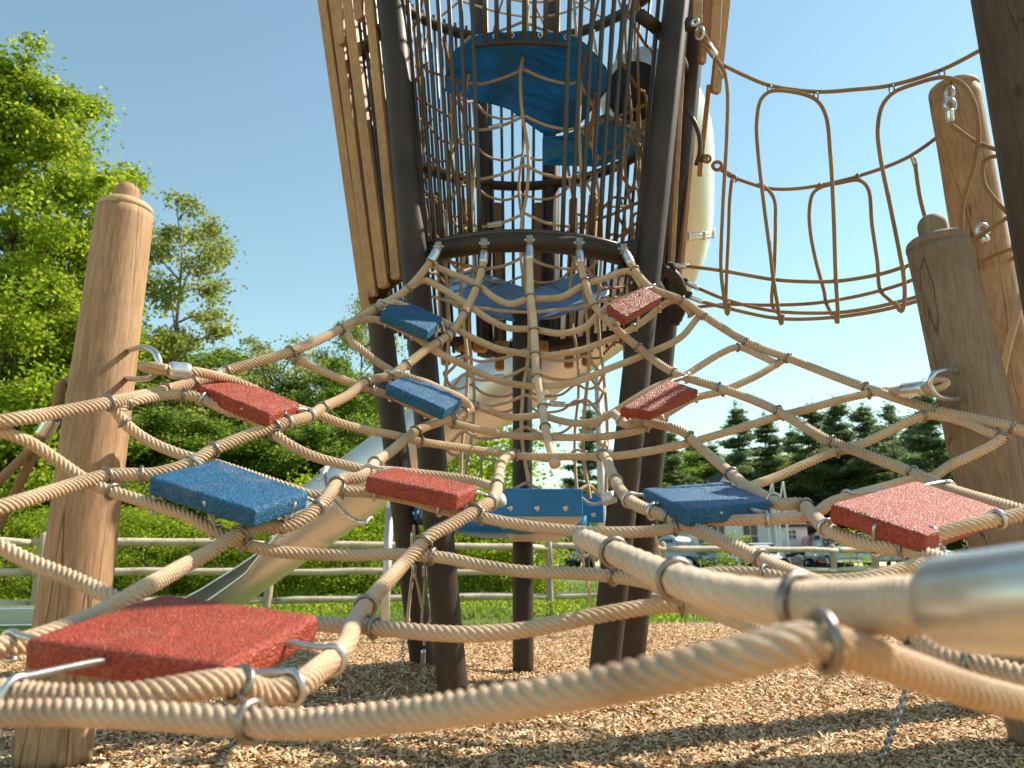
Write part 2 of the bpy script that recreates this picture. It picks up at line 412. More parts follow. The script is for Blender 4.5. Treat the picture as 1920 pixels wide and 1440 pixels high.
net_rope('L1', [(822, 464), (803, 497), (765, 541), (702, 579), (638, 617), (546, 659), (430, 694), (350, 721), (200, 756), (100, 775), (0, 790), (-160, 805)], LR, style='long')
net_rope('L2', [(908, 472), (905, 500), (893, 540), (870, 588), (845, 625), (800, 655), (762, 684), (733, 703), (687, 716), (650, 743), (608, 763), (575, 782), (520, 797), (400, 843), (358, 868), (292, 888), (208, 891), (158, 903), (96, 922), (0, 951), (-160, 990)], LR, style='long')
net_rope('L3', [(884, 768), (850, 782), (783, 807), (735, 845), (703, 869), (690, 886), (668, 897), (642, 899), (628, 912), (614, 932), (583, 962), (537, 987), (496, 986), (437, 1008), (400, 1031), (354, 1056), (305, 1084), (255, 1112), (205, 1142, 1.0), (120, 1180, .9), (40, 1207, .85), (-20, 1218, .82), (-120, 1235, .8)], LR, style='long')
net_rope('L4', [(962, 851), (946, 860), (937, 882), (933, 910), (920, 941), (892, 958), (850, 982), (808, 1004), (779, 1033), (754, 1060), (725, 1092), (694, 1125), (664, 1167), (646, 1213), (600, 1254, .8), (554, 1287, .74), (500, 1300, .72), (437, 1280, .70), (375, 1286, .68), (250, 1306, .66), (125, 1310, .66), (0, 1300, .68), (-120, 1285, .7)], LR, style='long')
net_rope('L5', [(993, 458), (993, 500), (995, 560), (1000, 600), (1003, 650), (1006, 700), (1016, 755), (1022, 800), (1033, 845, 2.17), (1040, 868, 2.12)], LR, style='smooth')
net_rope('L6', [(1126, 850), (1136, 859), (1144, 880), (1154, 902), (1171, 929), (1200, 950), (1246, 966), (1287, 985), (1349, 1012), (1420, 1046), (1453, 1062), (1537, 1097), (1620, 1142), (1703, 1187), (1730, 1203), (1770, 1233), (1812, 1247), (1870, 1258), (1920, 1272), (2040, 1310)], LR, style='long')
net_rope('L7', [(1090, 1008, 1.22), (1125, 1024, 1.1), (1190, 1053, .92), (1260, 1084, .75), (1340, 1110, .62), (1420, 1126, .55), (1480, 1134, .5), (1600, 1137, .45), (1740, 1133, .40), (1800, 1130, .385)], .0165, style='wrap')
net_rope('L8', [(1086, 470), (1090, 500), (1097, 527), (1114, 572), (1144, 606), (1196, 651), (1264, 699), (1339, 724), (1402, 746), (1451, 767), (1511, 802), (1552, 825), (1631, 855), (1710, 886), (1744, 901), (1785, 920), (1875, 947), (1920, 960), (2050, 1000)], LR, style='long')
net_rope('L9', [(1170, 470), (1195, 513), (1222, 541), (1249, 552), (1279, 563), (1320, 592), (1399, 641), (1477, 671), (1616, 724), (1755, 769), (1837, 787), (1894, 800), (1960, 822), (2080, 870)], LR, style='long')
net_rope('L10', [(1150, 775), (1163, 786), (1178, 797), (1200, 791), (1240, 797), (1283, 811), (1300, 826), (1324, 848), (1372, 889), (1402, 914), (1440, 934), (1468, 946), (1497, 944), (1522, 964), (1545, 987), (1575, 1003), (1624, 1020), (1660, 1026), (1703, 1030), (1745, 1044), (1830, 1065), (1960, 1090)], LR, style='long')
O = .021
net_rope('C1', [(810, 497), (855, 516), (885, 528), (905, 541), (930, 560), (958, 570), (988, 561), (1012, 560), (1050, 558), (1095, 534), (1140, 520), (1168, 509), (1182, 509), (1196, 524), (1204, 538)], CR, O)
net_rope('C2', [(735, 566), (752, 552), (775, 535), (795, 525), (825, 539), (862, 561), (885, 577), (922, 602), (958, 616), (997, 617), (1050, 625), (1095, 615), (1122, 588), (1140, 575), (1215, 541)], CR, O)
net_rope('C3', [(646, 622), (660, 608), (680, 600), (704, 599), (729, 607), (780, 632), (810, 655), (862, 681), (900, 700), (937, 714), (975, 722), (1010, 724), (1050, 722), (1095, 711), (1140, 692), (1207, 666), (1275, 634), (1302, 604), (1311, 592)], CR, O)
net_rope('C3c', [(648, 622), (667, 647), (708, 679), (737, 697), (760, 705, 2.05), (850, 740, 2.1), (884, 765)], CR, O)
net_rope('C3b', [(735, 566, 2.33), (790, 585), (847, 611), (862, 621), (900, 640), (937, 655), (975, 662), (1000, 666), (1031, 666), (1087, 657), (1125, 644), (1162, 629), (1207, 602), (1245, 571), (1266, 562), (1285, 575), (1298, 592)], CR, O)
net_rope('C4', [(546, 668), (604, 696), (667, 721), (692, 730), (740, 745), (803, 776), (834, 790), (875, 800), (919, 810), (962, 817), (997, 818), (1044, 820), (1091, 820), (1137, 818), (1169, 813), (1206, 804), (1234, 787), (1262, 769), (1301, 747), (1350, 735), (1387, 720), (1425, 702), (1458, 682), (1474, 672)], CR, O)
net_rope('C4b', [(740, 705), (800, 718), (869, 752), (894, 762), (919, 771), (950, 781), (981, 782), (1012, 778), (1044, 787), (1075, 793), (1106, 792), (1137, 781), (1160, 767), (1225, 728), (1282, 705), (1312, 687), (1350, 664), (1383, 651), (1425, 667), (1459, 683)], CR, O)
net_rope('C5', [(222, 772), (236, 758), (258, 750), (308, 742), (342, 740), (375, 746), (417, 766), (467, 783), (500, 803), (542, 833), (583, 854), (642, 871), (680, 880), (740, 884), (880, 900), (930, 915)], CR, O)
net_rope('C5b', [(216, 768), (228, 785), (247, 805), (283, 829), (333, 850), (367, 860), (420, 875, 1.56), (540, 915, 1.48), (583, 929), (612, 930)], CR, O)
net_rope('C6', [(268, 688, 1.61), (312, 693, 1.62), (362, 697, 1.65), (396, 703, 1.71), (440, 715, 1.78), (510, 745), (562, 767), (600, 779), (642, 795), (700, 809), (740, 816), (781, 827), (825, 834), (875, 841), (919, 847), (956, 852), (997, 856), (1044, 856), (1106, 856), (1153, 855), (1200, 849), (1249, 840), (1297, 829), (1350, 814), (1410, 796), (1462, 780), (1511, 768), (1575, 750), (1624, 739), (1661, 733), (1695, 732, 1.92), (1740, 727, 1.86), (1770, 719, 1.84)], CR, O)
net_rope('C7', [(-120, 768), (0, 808), (54, 829), (104, 861), (137, 884), (175, 908), (208, 921), (250, 934), (292, 947), (354, 968), (396, 991), (437, 1010), (467, 1023), (521, 1034), (583, 1039), (667, 1041), (742, 1039), (833, 1046), (892, 1058), (975, 1071), (1058, 1074), (1142, 1080), (1204, 1089), (1260, 1108, .98)], CR, O)
net_rope('C7r', [(1275, 1092, 1.2), (1320, 1078), (1380, 1075), (1432, 1078), (1480, 1087), (1537, 1091), (1620, 1086), (1660, 1078), (1703, 1064), (1745, 1056), (1850, 1050)], CR, O)
net_rope('C8', [(628, 921), (660, 922), (704, 925), (767, 937), (825, 954), (867, 963), (908, 971), (975, 984), (1058, 994), (1142, 998), (1225, 996), (1270, 989), (1320, 977), (1387, 975), (1453, 973), (1503, 970), (1530, 962), (1560, 942), (1612, 926), (1661, 913), (1706, 901), (1744, 896), (1785, 871), (1837, 847), (1876, 825), (1890, 808)], CR, O)
net_rope('C9', [(1735, 1010, 1.2), (1800, 990, 1.2), (1879, 972, 1.22), (1960, 955, 1.25)], CR, O)
net_rope('C10', [(1390, 918), (1410, 911), (1462, 892), (1519, 866), (1560, 849), (1597, 840), (1642, 821), (1687, 799), (1732, 780), (1762, 780), (1819, 795), (1867, 814), (1886, 810)], CR, O)
net_rope('C11', [(-120, 985), (0, 1025), (54, 1052), (125, 1080), (187, 1108), (225, 1126), (300, 1150, 1.05), (450, 1165, 1.12), (600, 1169), (642, 1173), (696, 1176), (767, 1183), (833, 1188), (892, 1189), (975, 1182), (1058, 1167), (1142, 1150), (1225, 1137), (1267, 1134), (1308, 1137), (1350, 1151), (1412, 1175), (1474, 1199), (1537, 1208), (1620, 1217), (1703, 1228), (1740, 1225)], CR, O)
net_rope('C12', [(-120, 1345, .66), (0, 1338, .64), (120, 1336, .62), (250, 1340, .60), (330, 1345, .59), (437, 1352, .575), (560, 1358, .56), (667, 1351, .53), (792, 1338, .5), (933, 1318, .46), (1100, 1292, .43), (1267, 1258, .4), (1400, 1230, .385), (1470, 1212, .385), (1530, 1207, .39), (1600, 1222, .41), (1662, 1242, .43), (1745, 1270, .46), (1828, 1297, .49), (1920, 1320, .52), (2040, 1350, .55)], CR)

JOINTS = [('L1', 'C4', 546, 662), ('L2', 'C4', 690, 722), ('L2', 'C5', 515, 800), ('L3', 'C7', 455, 1008), ('L4', 'C7', 800, 1015),
                   ('L4', 'C11', 690, 1140), ('L4', 'C8', 895, 962), ('L2', 'C7', 205, 900), ('L3', 'C4', 845, 785), ('L3', 'C6', 783, 812),
                   ('L4', 'C6', 962, 850), ('L6', 'C8', 1250, 978), ('L8', 'C4', 1345, 730), ('L8', 'C6', 1455, 772), ('L8', 'C10', 1555, 832),
                   ('L9', 'C6', 1618, 730), ('L10', 'C6', 1287, 820), ('L10', 'C8', 1503, 955), ('L10', 'C4', 1200, 793), ('L7', 'C11', 1260, 1110),
                   ('L7', 'C7', 1140, 1060), ('L6', 'C7r', 1420, 1055), ('L7', 'C12', 1500, 1170), ('L6', 'C11', 1715, 1200), ('L3', 'C8', 632, 908), ('L4', 'C12', 450, 1300)]
for j_ in JOINTS: joint(*j_)
for k, u, v in [('L1', 808, 492), ('L1', 765, 541), ('L1', 700, 580), ('L1', 637, 617), ('L1', 425, 695), ('L1', 360, 718), ('L1', 310, 731), ('L1', 203, 756), ('C5', 342, 740), ('C5', 240, 757), ('C5b', 235, 790),
                ('L2', 905, 505), ('L2', 893, 540), ('L2', 870, 588), ('L2', 845, 625), ('L2', 762, 684), ('L2', 605, 765), ('L2', 400, 843), ('L2', 265, 892), ('L3', 703, 869), ('L3', 783, 807),
                ('L4', 933, 912), ('L4', 808, 1004), ('L5', 998, 555), ('L5', 1001, 617), ('L5', 1004, 664), ('L5', 1006, 706), ('L5', 1018, 762), ('L5', 1023, 800), ('L6', 1154, 902), ('L6', 1130, 853),
                ('L8', 1097, 527), ('L8', 1114, 572), ('L8', 1196, 651), ('L8', 1264, 699), ('L9', 1190, 505), ('L9', 1279, 563), ('L9', 1320, 592), ('L9', 1399, 641), ('L9', 1477, 671), ('L9', 1755, 769), ('L9', 1898, 802),
                ('C10', 1732, 780), ('C10', 1872, 815), ('C4b', 1383, 651), ('C4b', 1459, 683), ('C3b', 1298, 590), ('L10', 1372, 889), ('L8', 1710, 886), ('L10', 1690, 1030), ('L6', 1812, 1247), ('C8', 1882, 820), ('C4b', 885, 760), ('C4b', 893, 763), ('C8', 1280, 988)]:
    clamp(k, u, v)
# swaged ends at the tower ring and big ferrules
def cyl_between(mb, a, b, r, n=16, taper=None):
    c = catmull([a, b], np.linalg.norm(np.asarray(b) - a) / 8)
    if taper is None: rr = r
    else:
        x = np.linspace(0, 1, len(c)); rr = r * (1 - taper * np.clip((np.abs(x - .5) - .36) / .14, 0, 1) ** 2)
    sweep(mb, c, rr, n); return mb
for k, a, b in [('L1', (820, 467), (806, 490)), ('L2', (908, 472), (906, 495)), ('L5', (993, 458), (993, 488)), ('L8', (1086, 470), (1089, 494)), ('L9', (1172, 474), (1185, 496))]:
    o, pw, r = NET[k]
    mb = MB(); cyl_between(mb, at(k, *a)[0], at(k, *b)[0], r * 1.18, taper=.15); mb.build('ferrule', M['ferrule'], o)
for k, a, b, s in [('C6', (314, 692), (358, 696), 1.75), ('C6', (1690, 733), (1736, 728), 1.75)]:
    o, pw, r = NET[k]
    mb = MB(); cyl_between(mb, at(k, *a)[0], at(k, *b)[0], r * s, 20, .2); mb.build('ferrule', M['ferrule'], o)
o = NET['L7'][0]
mb = MB(); sweep(mb, catmull([P(1752, 1130, .402), P(1775, 1130, .395), P(1920, 1126, .34), P(2080, 1116, .30)], .01), np.interp(np.arange(len(catmull([P(1752, 1130, .402), P(1775, 1130, .395), P(1920, 1126, .34), P(2080, 1116, .30)], .01))), [0, 1, 2, 3], [.019 * S, .0235 * S, .0245 * S, .0248 * S]), 40)
mb.build('ferrule', M['ferrule'], o, label='large blurred metal sleeve on the nearest rope')
# end stopper of the middle rope, and bolt ends by the blue plate
mb = MB(); p, t = at('L5', 1040, 868); sweep(mb, catmull([p - t * .002, p + t * .016], .004), .0165 * S, 18); mb.build('stopper', M['rope_fine'], NET['L5'][0])
for k, u, v, d in [('L4', 938, 940, 1.62), ('L6', 1146, 935, 1.66)]:
    mb = MB(); cyl_between(mb, P(u - 14, v + 2, d), P(u + 6, v - 4, d - .01), .014 * S, 14); mb.build('stopper', M['pole'], NET[k][0])
# double staple round the head of the near tube
mb = MB()
for du in (-2, 22):
    c = catmull([P(1083 + du, 985, 1.24), P(1084 + du, 1020, 1.235), P(1090 + du, 1042, 1.2), P(1102 + du, 1040, 1.17)], .004); sweep(mb, c, .0042 * S, 8)
mb.build('staple', M['steel'], NET['L7'][0])

# ------------------------------------------------------------------ rubber step pads
def pad(corners, mt, label, hooks, t=.034):
    q = [P(*c) for c in corners]              # left, back, right, front of the top face
    ctr = sum(q) / 4
    nrm = np.cross(q[2] - q[0], q[1] - q[3]); nrm /= np.linalg.norm(nrm)
    if nrm[2] < 0: nrm = -nrm
    th = t * S
    root = empty('step_pad', ctr - nrm * th, label, 'step pad', 'rubber step pads on the rope net')
    NX, NY, NZ = 60, 44, 9
    # rounded box sampled on its six faces, crumbly all over
    bm = bmesh.new()
    vid = {}
    vs = []; fs = []
    rad = .007 * S
    eu = np.linalg.norm(q[2] - q[1]); ev = np.linalg.norm(q[1] - q[0])
    def pt(i, j, k):
        key = (i, j, k)
        if key in vid: return vid[key]
        a = i / NX; b = j / NY; c = k / NZ
        # edge rounding in metric space
        x = a * eu; y = b * ev; z = c * th
        cx = min(max(x, rad), eu - rad); cy = min(max(y, rad), ev - rad); cz = min(max(z, rad), th - rad)
        dv = np.array((x - cx, y - cy, z - cz)); l = np.linalg.norm(dv)
        if l > 1e-9:
            m = max(abs(dv[0]) , abs(dv[1]), abs(dv[2]))
            dv = dv / l * min(l, rad)
        x, y, z = cx + dv[0], cy + dv[1], cz + dv[2]
        a, b = x / eu, y / ev
        p = (q[0] * (1 - b) + q[1] * b) * (1 - a) + (q[3] * (1 - b) + q[2] * b) * a - nrm * (th - z)
        nn = noise.noise(Vector(p * 160.)) * .0011 + noise.noise(Vector(p * 30.)) * .0008
        dd = dv / (np.linalg.norm(dv) + 1e-9)
        out = p + nrm * dd[2] * nn * S + (q[3] - q[0]) / eu * dd[0] * nn * S + (q[1] - q[0]) / ev * dd[1] * nn * S
        vid[key] = len(vs); vs.append(out); return vid[key]
    for k in (0, NZ):
        for i in range(NX):
            for j in range(NY):
                f = [pt(i, j, k), pt(i + 1, j, k), pt(i + 1, j + 1, k), pt(i, j + 1, k)]; fs.append(f if k else f[::-1])
    for j in (0, NY):
        for i in range(NX):
            for k in range(NZ):
                f = [pt(i, j, k), pt(i + 1, j, k), pt(i + 1, j, k + 1), pt(i, j, k + 1)]; fs.append(f if j == 0 else f[::-1])
    for i in (0, NX):
        for j in range(NY):
            for k in range(NZ):
                f = [pt(i, j, k), pt(i, j + 1, k), pt(i, j + 1, k + 1), pt(i, j, k + 1)]; fs.append(f if i else f[::-1])
    bm.free()
    me = np_mesh('rubber_block', np.array(vs), np.array(fs))
    o = link_mesh('rubber_block', me, mt, root)
    bm = bmesh.new(); bm.from_mesh(me); bmesh.ops.recalc_face_normals(bm, faces=bm.faces); bm.to_mesh(me); bm.free()
    for key, u, v in hooks:
        p, tt = at(key, u, v); r = NET[key][2]
        mb = MB()
        mid = ctr - nrm * th * .5
        # nearest point on the pad's mid outline
        loop = [x - nrm * th * .5 for x in q]
        best = None
        for a in range(4):
            A, B = loop[a], loop[(a + 1) % 4]
            s = np.clip(np.dot(p - A, B - A) / np.dot(B - A, B - A), .06, .94); c = A + s * (B - A)
            if best is None or np.linalg.norm(c - p) < np.linalg.norm(best - p): best = c
        inn = best + (mid - best) * .06
        up = nrm - tt * np.dot(nrm, tt); up /= np.linalg.norm(up)
        out = p - best; out -= tt * np.dot(out, tt); out /= np.linalg.norm(out) + 1e-9
        rr = r + .003 * S
        angs = np.linspace(-.15, 1.25, 14) * math.pi
        side = out - up * np.dot(out, up); side /= np.linalg.norm(side) + 1e-9
        arc = [p + rr * (up * math.cos(a - .5 * math.pi + .5 * math.pi) + side * math.sin(a)) for a in angs]
        c = catmull([inn, best + up * .004 * S] + arc, .0035 * S)
        sweep(mb, c, .0036 * S, 10)
        mb.build('hook', M['steel'], root)
    return root
pad([(46, 1196, .80), (308, 1112, 1.0), (598, 1152, .94), (425, 1246, .74)], M['red'], 'nearest and largest red rubber step pad, at the foot of the left wooden post', [('L4', 620, 1238), ('L4', 545, 1290), ('L4', 30, 1300), ('L3', 20, 1210)])
pad([(278, 893, 1.34), (408, 860, 1.52), (580, 922, 1.40), (478, 956, 1.24)], M['blue'], 'glossy blue rubber step pad right of the left wooden post', [('C7', 290, 947), ('C7', 405, 995), ('L3', 532, 988), ('L3', 595, 952), ('L2', 360, 867)])
pad([(368, 720, 1.68), (440, 704, 1.83), (564, 756, 1.75), (506, 775, 1.62)], M['red'], 'bright orange red rubber step pad beside the left post, on the outer rope', [('C5', 380, 747), ('C5', 467, 783), ('L2', 540, 795), ('L2', 580, 780), ('L1', 405, 702)])
pad([(686, 891, 1.47), (737, 875, 1.62), (897, 910, 1.52), (858, 927, 1.42)], M['red'], 'long dark red rubber step pad left of the blue plate, seen edge on', [('C8', 705, 926), ('C8', 825, 954), ('L4', 918, 942), ('L3', 690, 886)])
pad([(713, 584, 2.24), (748, 557, 2.42), (831, 595, 2.32), (803, 620, 2.16)], M['blue'], 'highest blue rubber step pad, close below the ring of the tower', [('C3', 725, 605), ('C3', 776, 630), ('L2', 838, 630), ('L2', 822, 642), ('L1', 716, 572)])
pad([(724, 718, 1.95), (769, 699, 2.1), (869, 747, 2.0), (834, 766, 1.88)], M['blue'], 'light blue rubber step pad in front of the left tower legs', [('C4', 735, 743), ('C4', 800, 775), ('L3', 850, 782), ('L3', 872, 773), ('L2', 728, 706)])
pad([(1136, 572, 2.24), (1208, 536, 2.30), (1243, 556, 2.267), (1172, 596, 2.2)], M['red'], 'highest dark red rubber step pad, in front of the right tower leg', [('C3b', 1235, 578), ('C3b', 1190, 613), ('L8', 1128, 590), ('L8', 1150, 611), ('L9', 1222, 541)])
pad([(1162, 765, 1.961), (1252, 709, 2.055), (1312, 730, 2.02), (1222, 772, 1.95)], M['red'], 'dark red rubber step pad below the highest red one, right of the tower', [('C4', 1305, 747), ('C4', 1240, 785), ('L10', 1165, 787), ('L10', 1185, 796), ('L8', 1290, 710)])
pad([(1204, 915, 1.62), (1361, 902, 1.8), (1447, 939, 1.52), (1287, 955, 1.38)], M['blue'], 'flat blue rubber step pad right of the tower legs, with a pale shiny top', [('C8', 1330, 976), ('C8', 1437, 974), ('L6', 1180, 938), ('L6', 1225, 960), ('L10', 1450, 938)])
pad([(1556, 943, 1.3), (1717, 900, 1.5), (1880, 953, 1.34), (1737, 1002, 1.16)], M['red'], 'big pinkish red rubber step pad in front of the leaning right post', [('L10', 1550, 992), ('L10', 1640, 1024), ('C9', 1755, 1006), ('C9', 1870, 974), ('L8', 1775, 917), ('C8', 1590, 932)])

# ------------------------------------------------------------------ wooden posts
def log_post(name, label, bottom, top, r0, r1, mt, ball=True, wob=.004, capm=None, n=40):
    bottom = np.asarray(bottom, float); top = np.asarray(top, float)
    ax = top - bottom; L = np.linalg.norm(ax); ax /= L
    root = empty(name, bottom, label, 'wooden post')
    k = 60
    s = np.linspace(0, 1, k)
    c = bottom + np.outer(s * L, ax)
    r = r0 + (r1 - r0) * s
    sd = random.random() * 50
    c[:, 0] += [wob * noise.noise(Vector((x * 3, sd, 0))) for x in s]; c[:, 1] += [wob * noise.noise(Vector((x * 3, sd, 9))) for x in s]
    # rounded shoulder
    e = np.array([(.0, 1), (.35, .985), (.65, .93), (.88, .8), (1, .6)])
    hs = r1 * .42
    kc = np.vstack((c[-1:], [c[-1] + ax * hs * a for a, _ in e[1:]])); kr = r1 * e[:, 1]
    mc = MB(); sweep(mc, kc, kr * 1.004, n); mc.build('cap', capm or mt, root)
    mb = MB(); sweep(mb, c, r, n)
    v = mb.v[0]
    # knocked facets, never a perfect cylinder
    for i in range(len(v)):
        p = Vector(v[i]); d = noise.noise(Vector((p.x * 14, p.y * 14, p.z * 2.2 + sd))) * .0028 + noise.noise(Vector((p.x * 50, p.y * 50, p.z * 5))) * .0009
        j = min(i // n, len(c) - 1); w = v[i] - c[j]; l = np.linalg.norm(w)
        if l > 1e-6: v[i] = v[i] + w / l * d
    o = mb.build('log', mt, root)
    tt = top + ax * hs
    if ball:
        mb = MB(); rb = r1 * .48; hh = np.linspace(-.9, 1, 14)
        sweep(mb, np.array([tt + ax * rb * (x * .95 + .72) for x in hh]), np.array([rb * math.sqrt(max(0.0005, 1 - max(0, x) ** 2)) for x in hh]), 24)
        mb.build('knob', mt, root)
    return root
def ground_on(a, b, z=.0):
    a = np.asarray(a); b = np.asarray(b); t = (z - b[2]) / (a[2] - b[2]); return b + (a - b) * t
a, b = P(97, 1440, 1.60), P(234, 398, 1.90)
lp = log_post('wooden_post', 'upright tan wooden post with a ball on top, at the left', ground_on(a, b), b, .077 * S, .066 * S, M['post'], capm=M['endgrain'])
mb = MB(); sweep(mb, catmull([P(240, 657, 1.80), P(272, 652, 1.67), P(293, 664, 1.62), P(299, 686, 1.61), P(286, 705, 1.63), P(262, 711, 1.70), P(232, 709, 1.80)], .006), .0068 * S, 12); mb.build('eye_bolt', M['steel'], lp)
a, b = P(1862, 900, 1.9), P(1757, 462, 2.02)
rp = log_post('wooden_post', 'thick leaning backlit brown grey wooden post with a knob, front right', ground_on(a, b), b, .096 * S, .076 * S, M['post_grey'])
mb = MB(); sweep(mb, catmull([P(1800, 697, 1.92), P(1770, 694, 1.83), P(1749, 703, 1.80), P(1744, 722, 1.80), P(1755, 740, 1.8), P(1778, 748, 1.83), P(1810, 746, 1.92)], .006), .0068 * S, 12); mb.build('eye_bolt', M['steel'], rp)
# rope loops round the eye bolts
for k, pts in [('C6', [(312, 690, 1.605), (280, 684, 1.605), (266, 688, 1.62), (280, 694, 1.615), (314, 697, 1.615)]), ('C6', [(1736, 722, 1.845), (1762, 712, 1.83), (1776, 717, 1.82), (1764, 727, 1.825), (1736, 731, 1.845)])]:
    mb = MB(); sweep(mb, catmull([P(*x) for x in pts], .005), .0085 * S, 18, 6, .16, 2.7); mb.build('loop', M['rope'], NET[k][0])
a, b = P(1872, 640, 2.5), P(1789, 172, 2.62)
bp = log_post('wooden_post', 'tall slanting orange brown wooden post behind the leaning right one', ground_on(a, b), b, .088 * S, .079 * S, M['post'], ball=False)
a, b = P(1960, 420, 2.0), P(1880, -20, 2.1)
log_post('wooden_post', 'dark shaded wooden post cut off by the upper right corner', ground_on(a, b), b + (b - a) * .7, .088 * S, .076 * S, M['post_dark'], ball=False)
# ------------------------------------------------------------------ small rope helper
def plain_rope(parent, pts, r, mt='rope_dark', name='rope', lay=True, step=.5):
    c = catmull([P(*x) for x in pts], r * S * step)
    mb = MB(); sweep(mb, c, r * S, 15 if lay else 10, 5 if lay else 0, .16, 2.7)
    return mb.build(name, M[mt], parent), c
# anchor rope at the left of the left post
ar = empty('anchor_rope', P(100, 800, 1.85), 'slack brown rope looped to the far side of the left post', 'rope')
plain_rope(ar, [(150, 716, 1.85), (125, 716, 1.9), (112, 735, 1.86), (106, 770, 1.84), (92, 800, 1.84)], .014)
plain_rope(ar, [(150, 765, 1.85), (132, 758, 1.92), (118, 772, 1.87), (96, 800, 1.85)], .014)
mb = MB(); cyl_between(mb, P(100, 785, 1.84), P(80, 818, 1.84), .0185 * S, 18, .15); mb.build('ferrule', M['ferrule'], ar)
plain_rope(ar, [(82, 815, 1.84), (50, 850, 1.82), (0, 900, 1.78), (-80, 980, 1.7)], .0115)
plain_rope(ar, [(80, 818, 1.85), (45, 890, 1.83), (10, 960, 1.8), (-60, 1090, 1.72)], .0115)

# ------------------------------------------------------------------ rope bridge
br = empty('rope_bridge', G(1500, 1300), 'backlit golden rope bridge hanging high between the tower and the right posts', 'rope bridge')
BR = .0072
def bz(u): return float(np.interp(u, [1270, 1500, 1790, 1900], [2.95, 2.8, 2.55, 2.4]))
def B(pts, off=0, r=BR): return plain_rope(br, [(p[0], p[1], bz(p[0]) + off) for p in pts], r)
B([(1348, 118), (1395, 141), (1443, 160), (1530, 172), (1600, 168), (1670, 160), (1765, 131), (1846, 90), (1900, 62)], -.12)
B([(1380, 335), (1440, 353), (1490, 354), (1550, 345), (1610, 330), (1700, 296), (1765, 251), (1782, 236)], .1)
B([(1786, 236), (1830, 266), (1890, 287)], -.12)
B([(1288, 499), (1350, 507), (1450, 524), (1510, 528), (1570, 527), (1650, 514), (1700, 499), (1800, 470), (1840, 440), (1920, 388)], -.12)
B([(1308, 540), (1365, 563), (1450, 583), (1540, 587), (1600, 583), (1680, 567), (1730, 552), (1815, 505), (1870, 476), (1920, 460)], -.04)
B([(1318, 566), (1365, 578), (1460, 597), (1550, 596), (1640, 584), (1715, 566), (1820, 530)], -.1)
B([(1305, 576), (1360, 571), (1450, 572), (1540, 567), (1650, 545), (1720, 521), (1815, 468), (1870, 459), (1920, 465)], .08)
B([(1345, 112), (1358, 135), (1364, 170), (1363, 250), (1355, 400), (1352, 505), (1358, 560), (1364, 590), (1368, 572)], -.13)
B([(1372, 337), (1368, 380), (1366, 440), (1363, 505), (1361, 572)], .09)
B([(1468, 590), (1465, 608), (1456, 560), (1450, 524), (1445, 480), (1432, 380), (1421, 280), (1419, 230), (1427, 187), (1443, 172), (1485, 172), (1530, 187), (1548, 215), (1557, 290), (1563, 400), (1567, 520), (1571, 590), (1570, 606), (1566, 590)], -.14)
B([(1420, 345), (1440, 356), (1452, 375), (1454, 420), (1452, 500), (1449, 575), (1462, 590)], .08)
B([(1565, 598), (1550, 570), (1545, 545), (1530, 490), (1519, 430), (1518, 390), (1525, 362), (1540, 351), (1575, 343), (1610, 338), (1627, 352), (1635, 420), (1645, 490), (1651, 545), (1665, 560), (1680, 572)], .09)
B([(1677, 566), (1690, 584), (1696, 560), (1694, 515), (1688, 480), (1670, 390), (1650, 290), (1646, 240), (1655, 197), (1675, 174), (1720, 156), (1768, 145), (1803, 156), (1827, 195), (1835, 250), (1826, 310), (1806, 380), (1803, 450), (1806, 480)], -.14)
B([(1716, 308), (1725, 370), (1741, 432)], .1)
B([(1890, 298), (1865, 293), (1847, 300), (1843, 335), (1856, 362), (1920, 432)], -.12)
B([(1890, 490), (1905, 480), (1910, 465)], -.1)
def ferr(a, b, r, parent=br, mt='ferrule'):
    mb = MB(); cyl_between(mb, P(*a), P(*b), r * S, 16, .15); mb.build('ferrule', M[mt], parent)
ferr((1322, 78, 2.76), (1341, 106, 2.78), .0145); ferr((1349, 128, 2.79), (1358, 146, 2.8), .0095); ferr((1262, 498, 2.85), (1291, 500, 2.83), .0105)
ferr((1287, 530, 2.9), (1310, 541, 2.88), .0095); ferr((1293, 557, 2.86), (1320, 567, 2.84), .0095); ferr((1711, 293, 2.72), (1718, 314, 2.72), .0095)
ferr((1780, 206, 2.42), (1782, 228, 2.42), .0125); ferr((1838, 437, 2.38), (1850, 452, 2.36), .0125)
def ringp(u, v, d, n, Rr, rr, mt='steel', parent=br, name='shackle', st=None):
    mb = MB(); torus(mb, P(u, v, d), n, Rr * S, rr * S, stretch=st, sdir=np.array((0, 0, 1.)) if st else None); mb.build(name, M[mt], parent)
ringp(1312, 62, 2.74, (.6, .5, .2), .016, .0055, st=1.5); ringp(1303, 42, 2.72, (.6, .8, 0), .012, .006)
plain_rope(br, [(1338, 100, 2.77), (1322, 78, 2.75), (1306, 62, 2.74), (1314, 60, 2.74), (1330, 82, 2.76)], .008)
ringp(1345, 311, 3.0, (.1, 1, 0), .018, .0075, 'rope_dark'); ringp(1326, 298, 3.0, (.5, .7, .4), .013, .006, 'rope_dark')
plain_rope(br, [(1350, 315, 3.0), (1365, 326, 3.02), (1382, 336, 3.02)], .011)
ringp(1780, 176, 2.45, (1, .3, 0), .016, .005, st=1.4); ringp(1781, 196, 2.43, (0, 1, 0), .017, .006, st=1.3)
ringp(1842, 432, 2.38, (.3, 1, .2), .016, .006, st=1.3)
mb = MB(); c = P(1296, 46, 2.78); box(mb, c, (.03, 0, .0), (0, .02, 0), (0, 0, .03)); bevel_obj(mb.build('bracket', M['bronze'], br, smooth=False), .006)
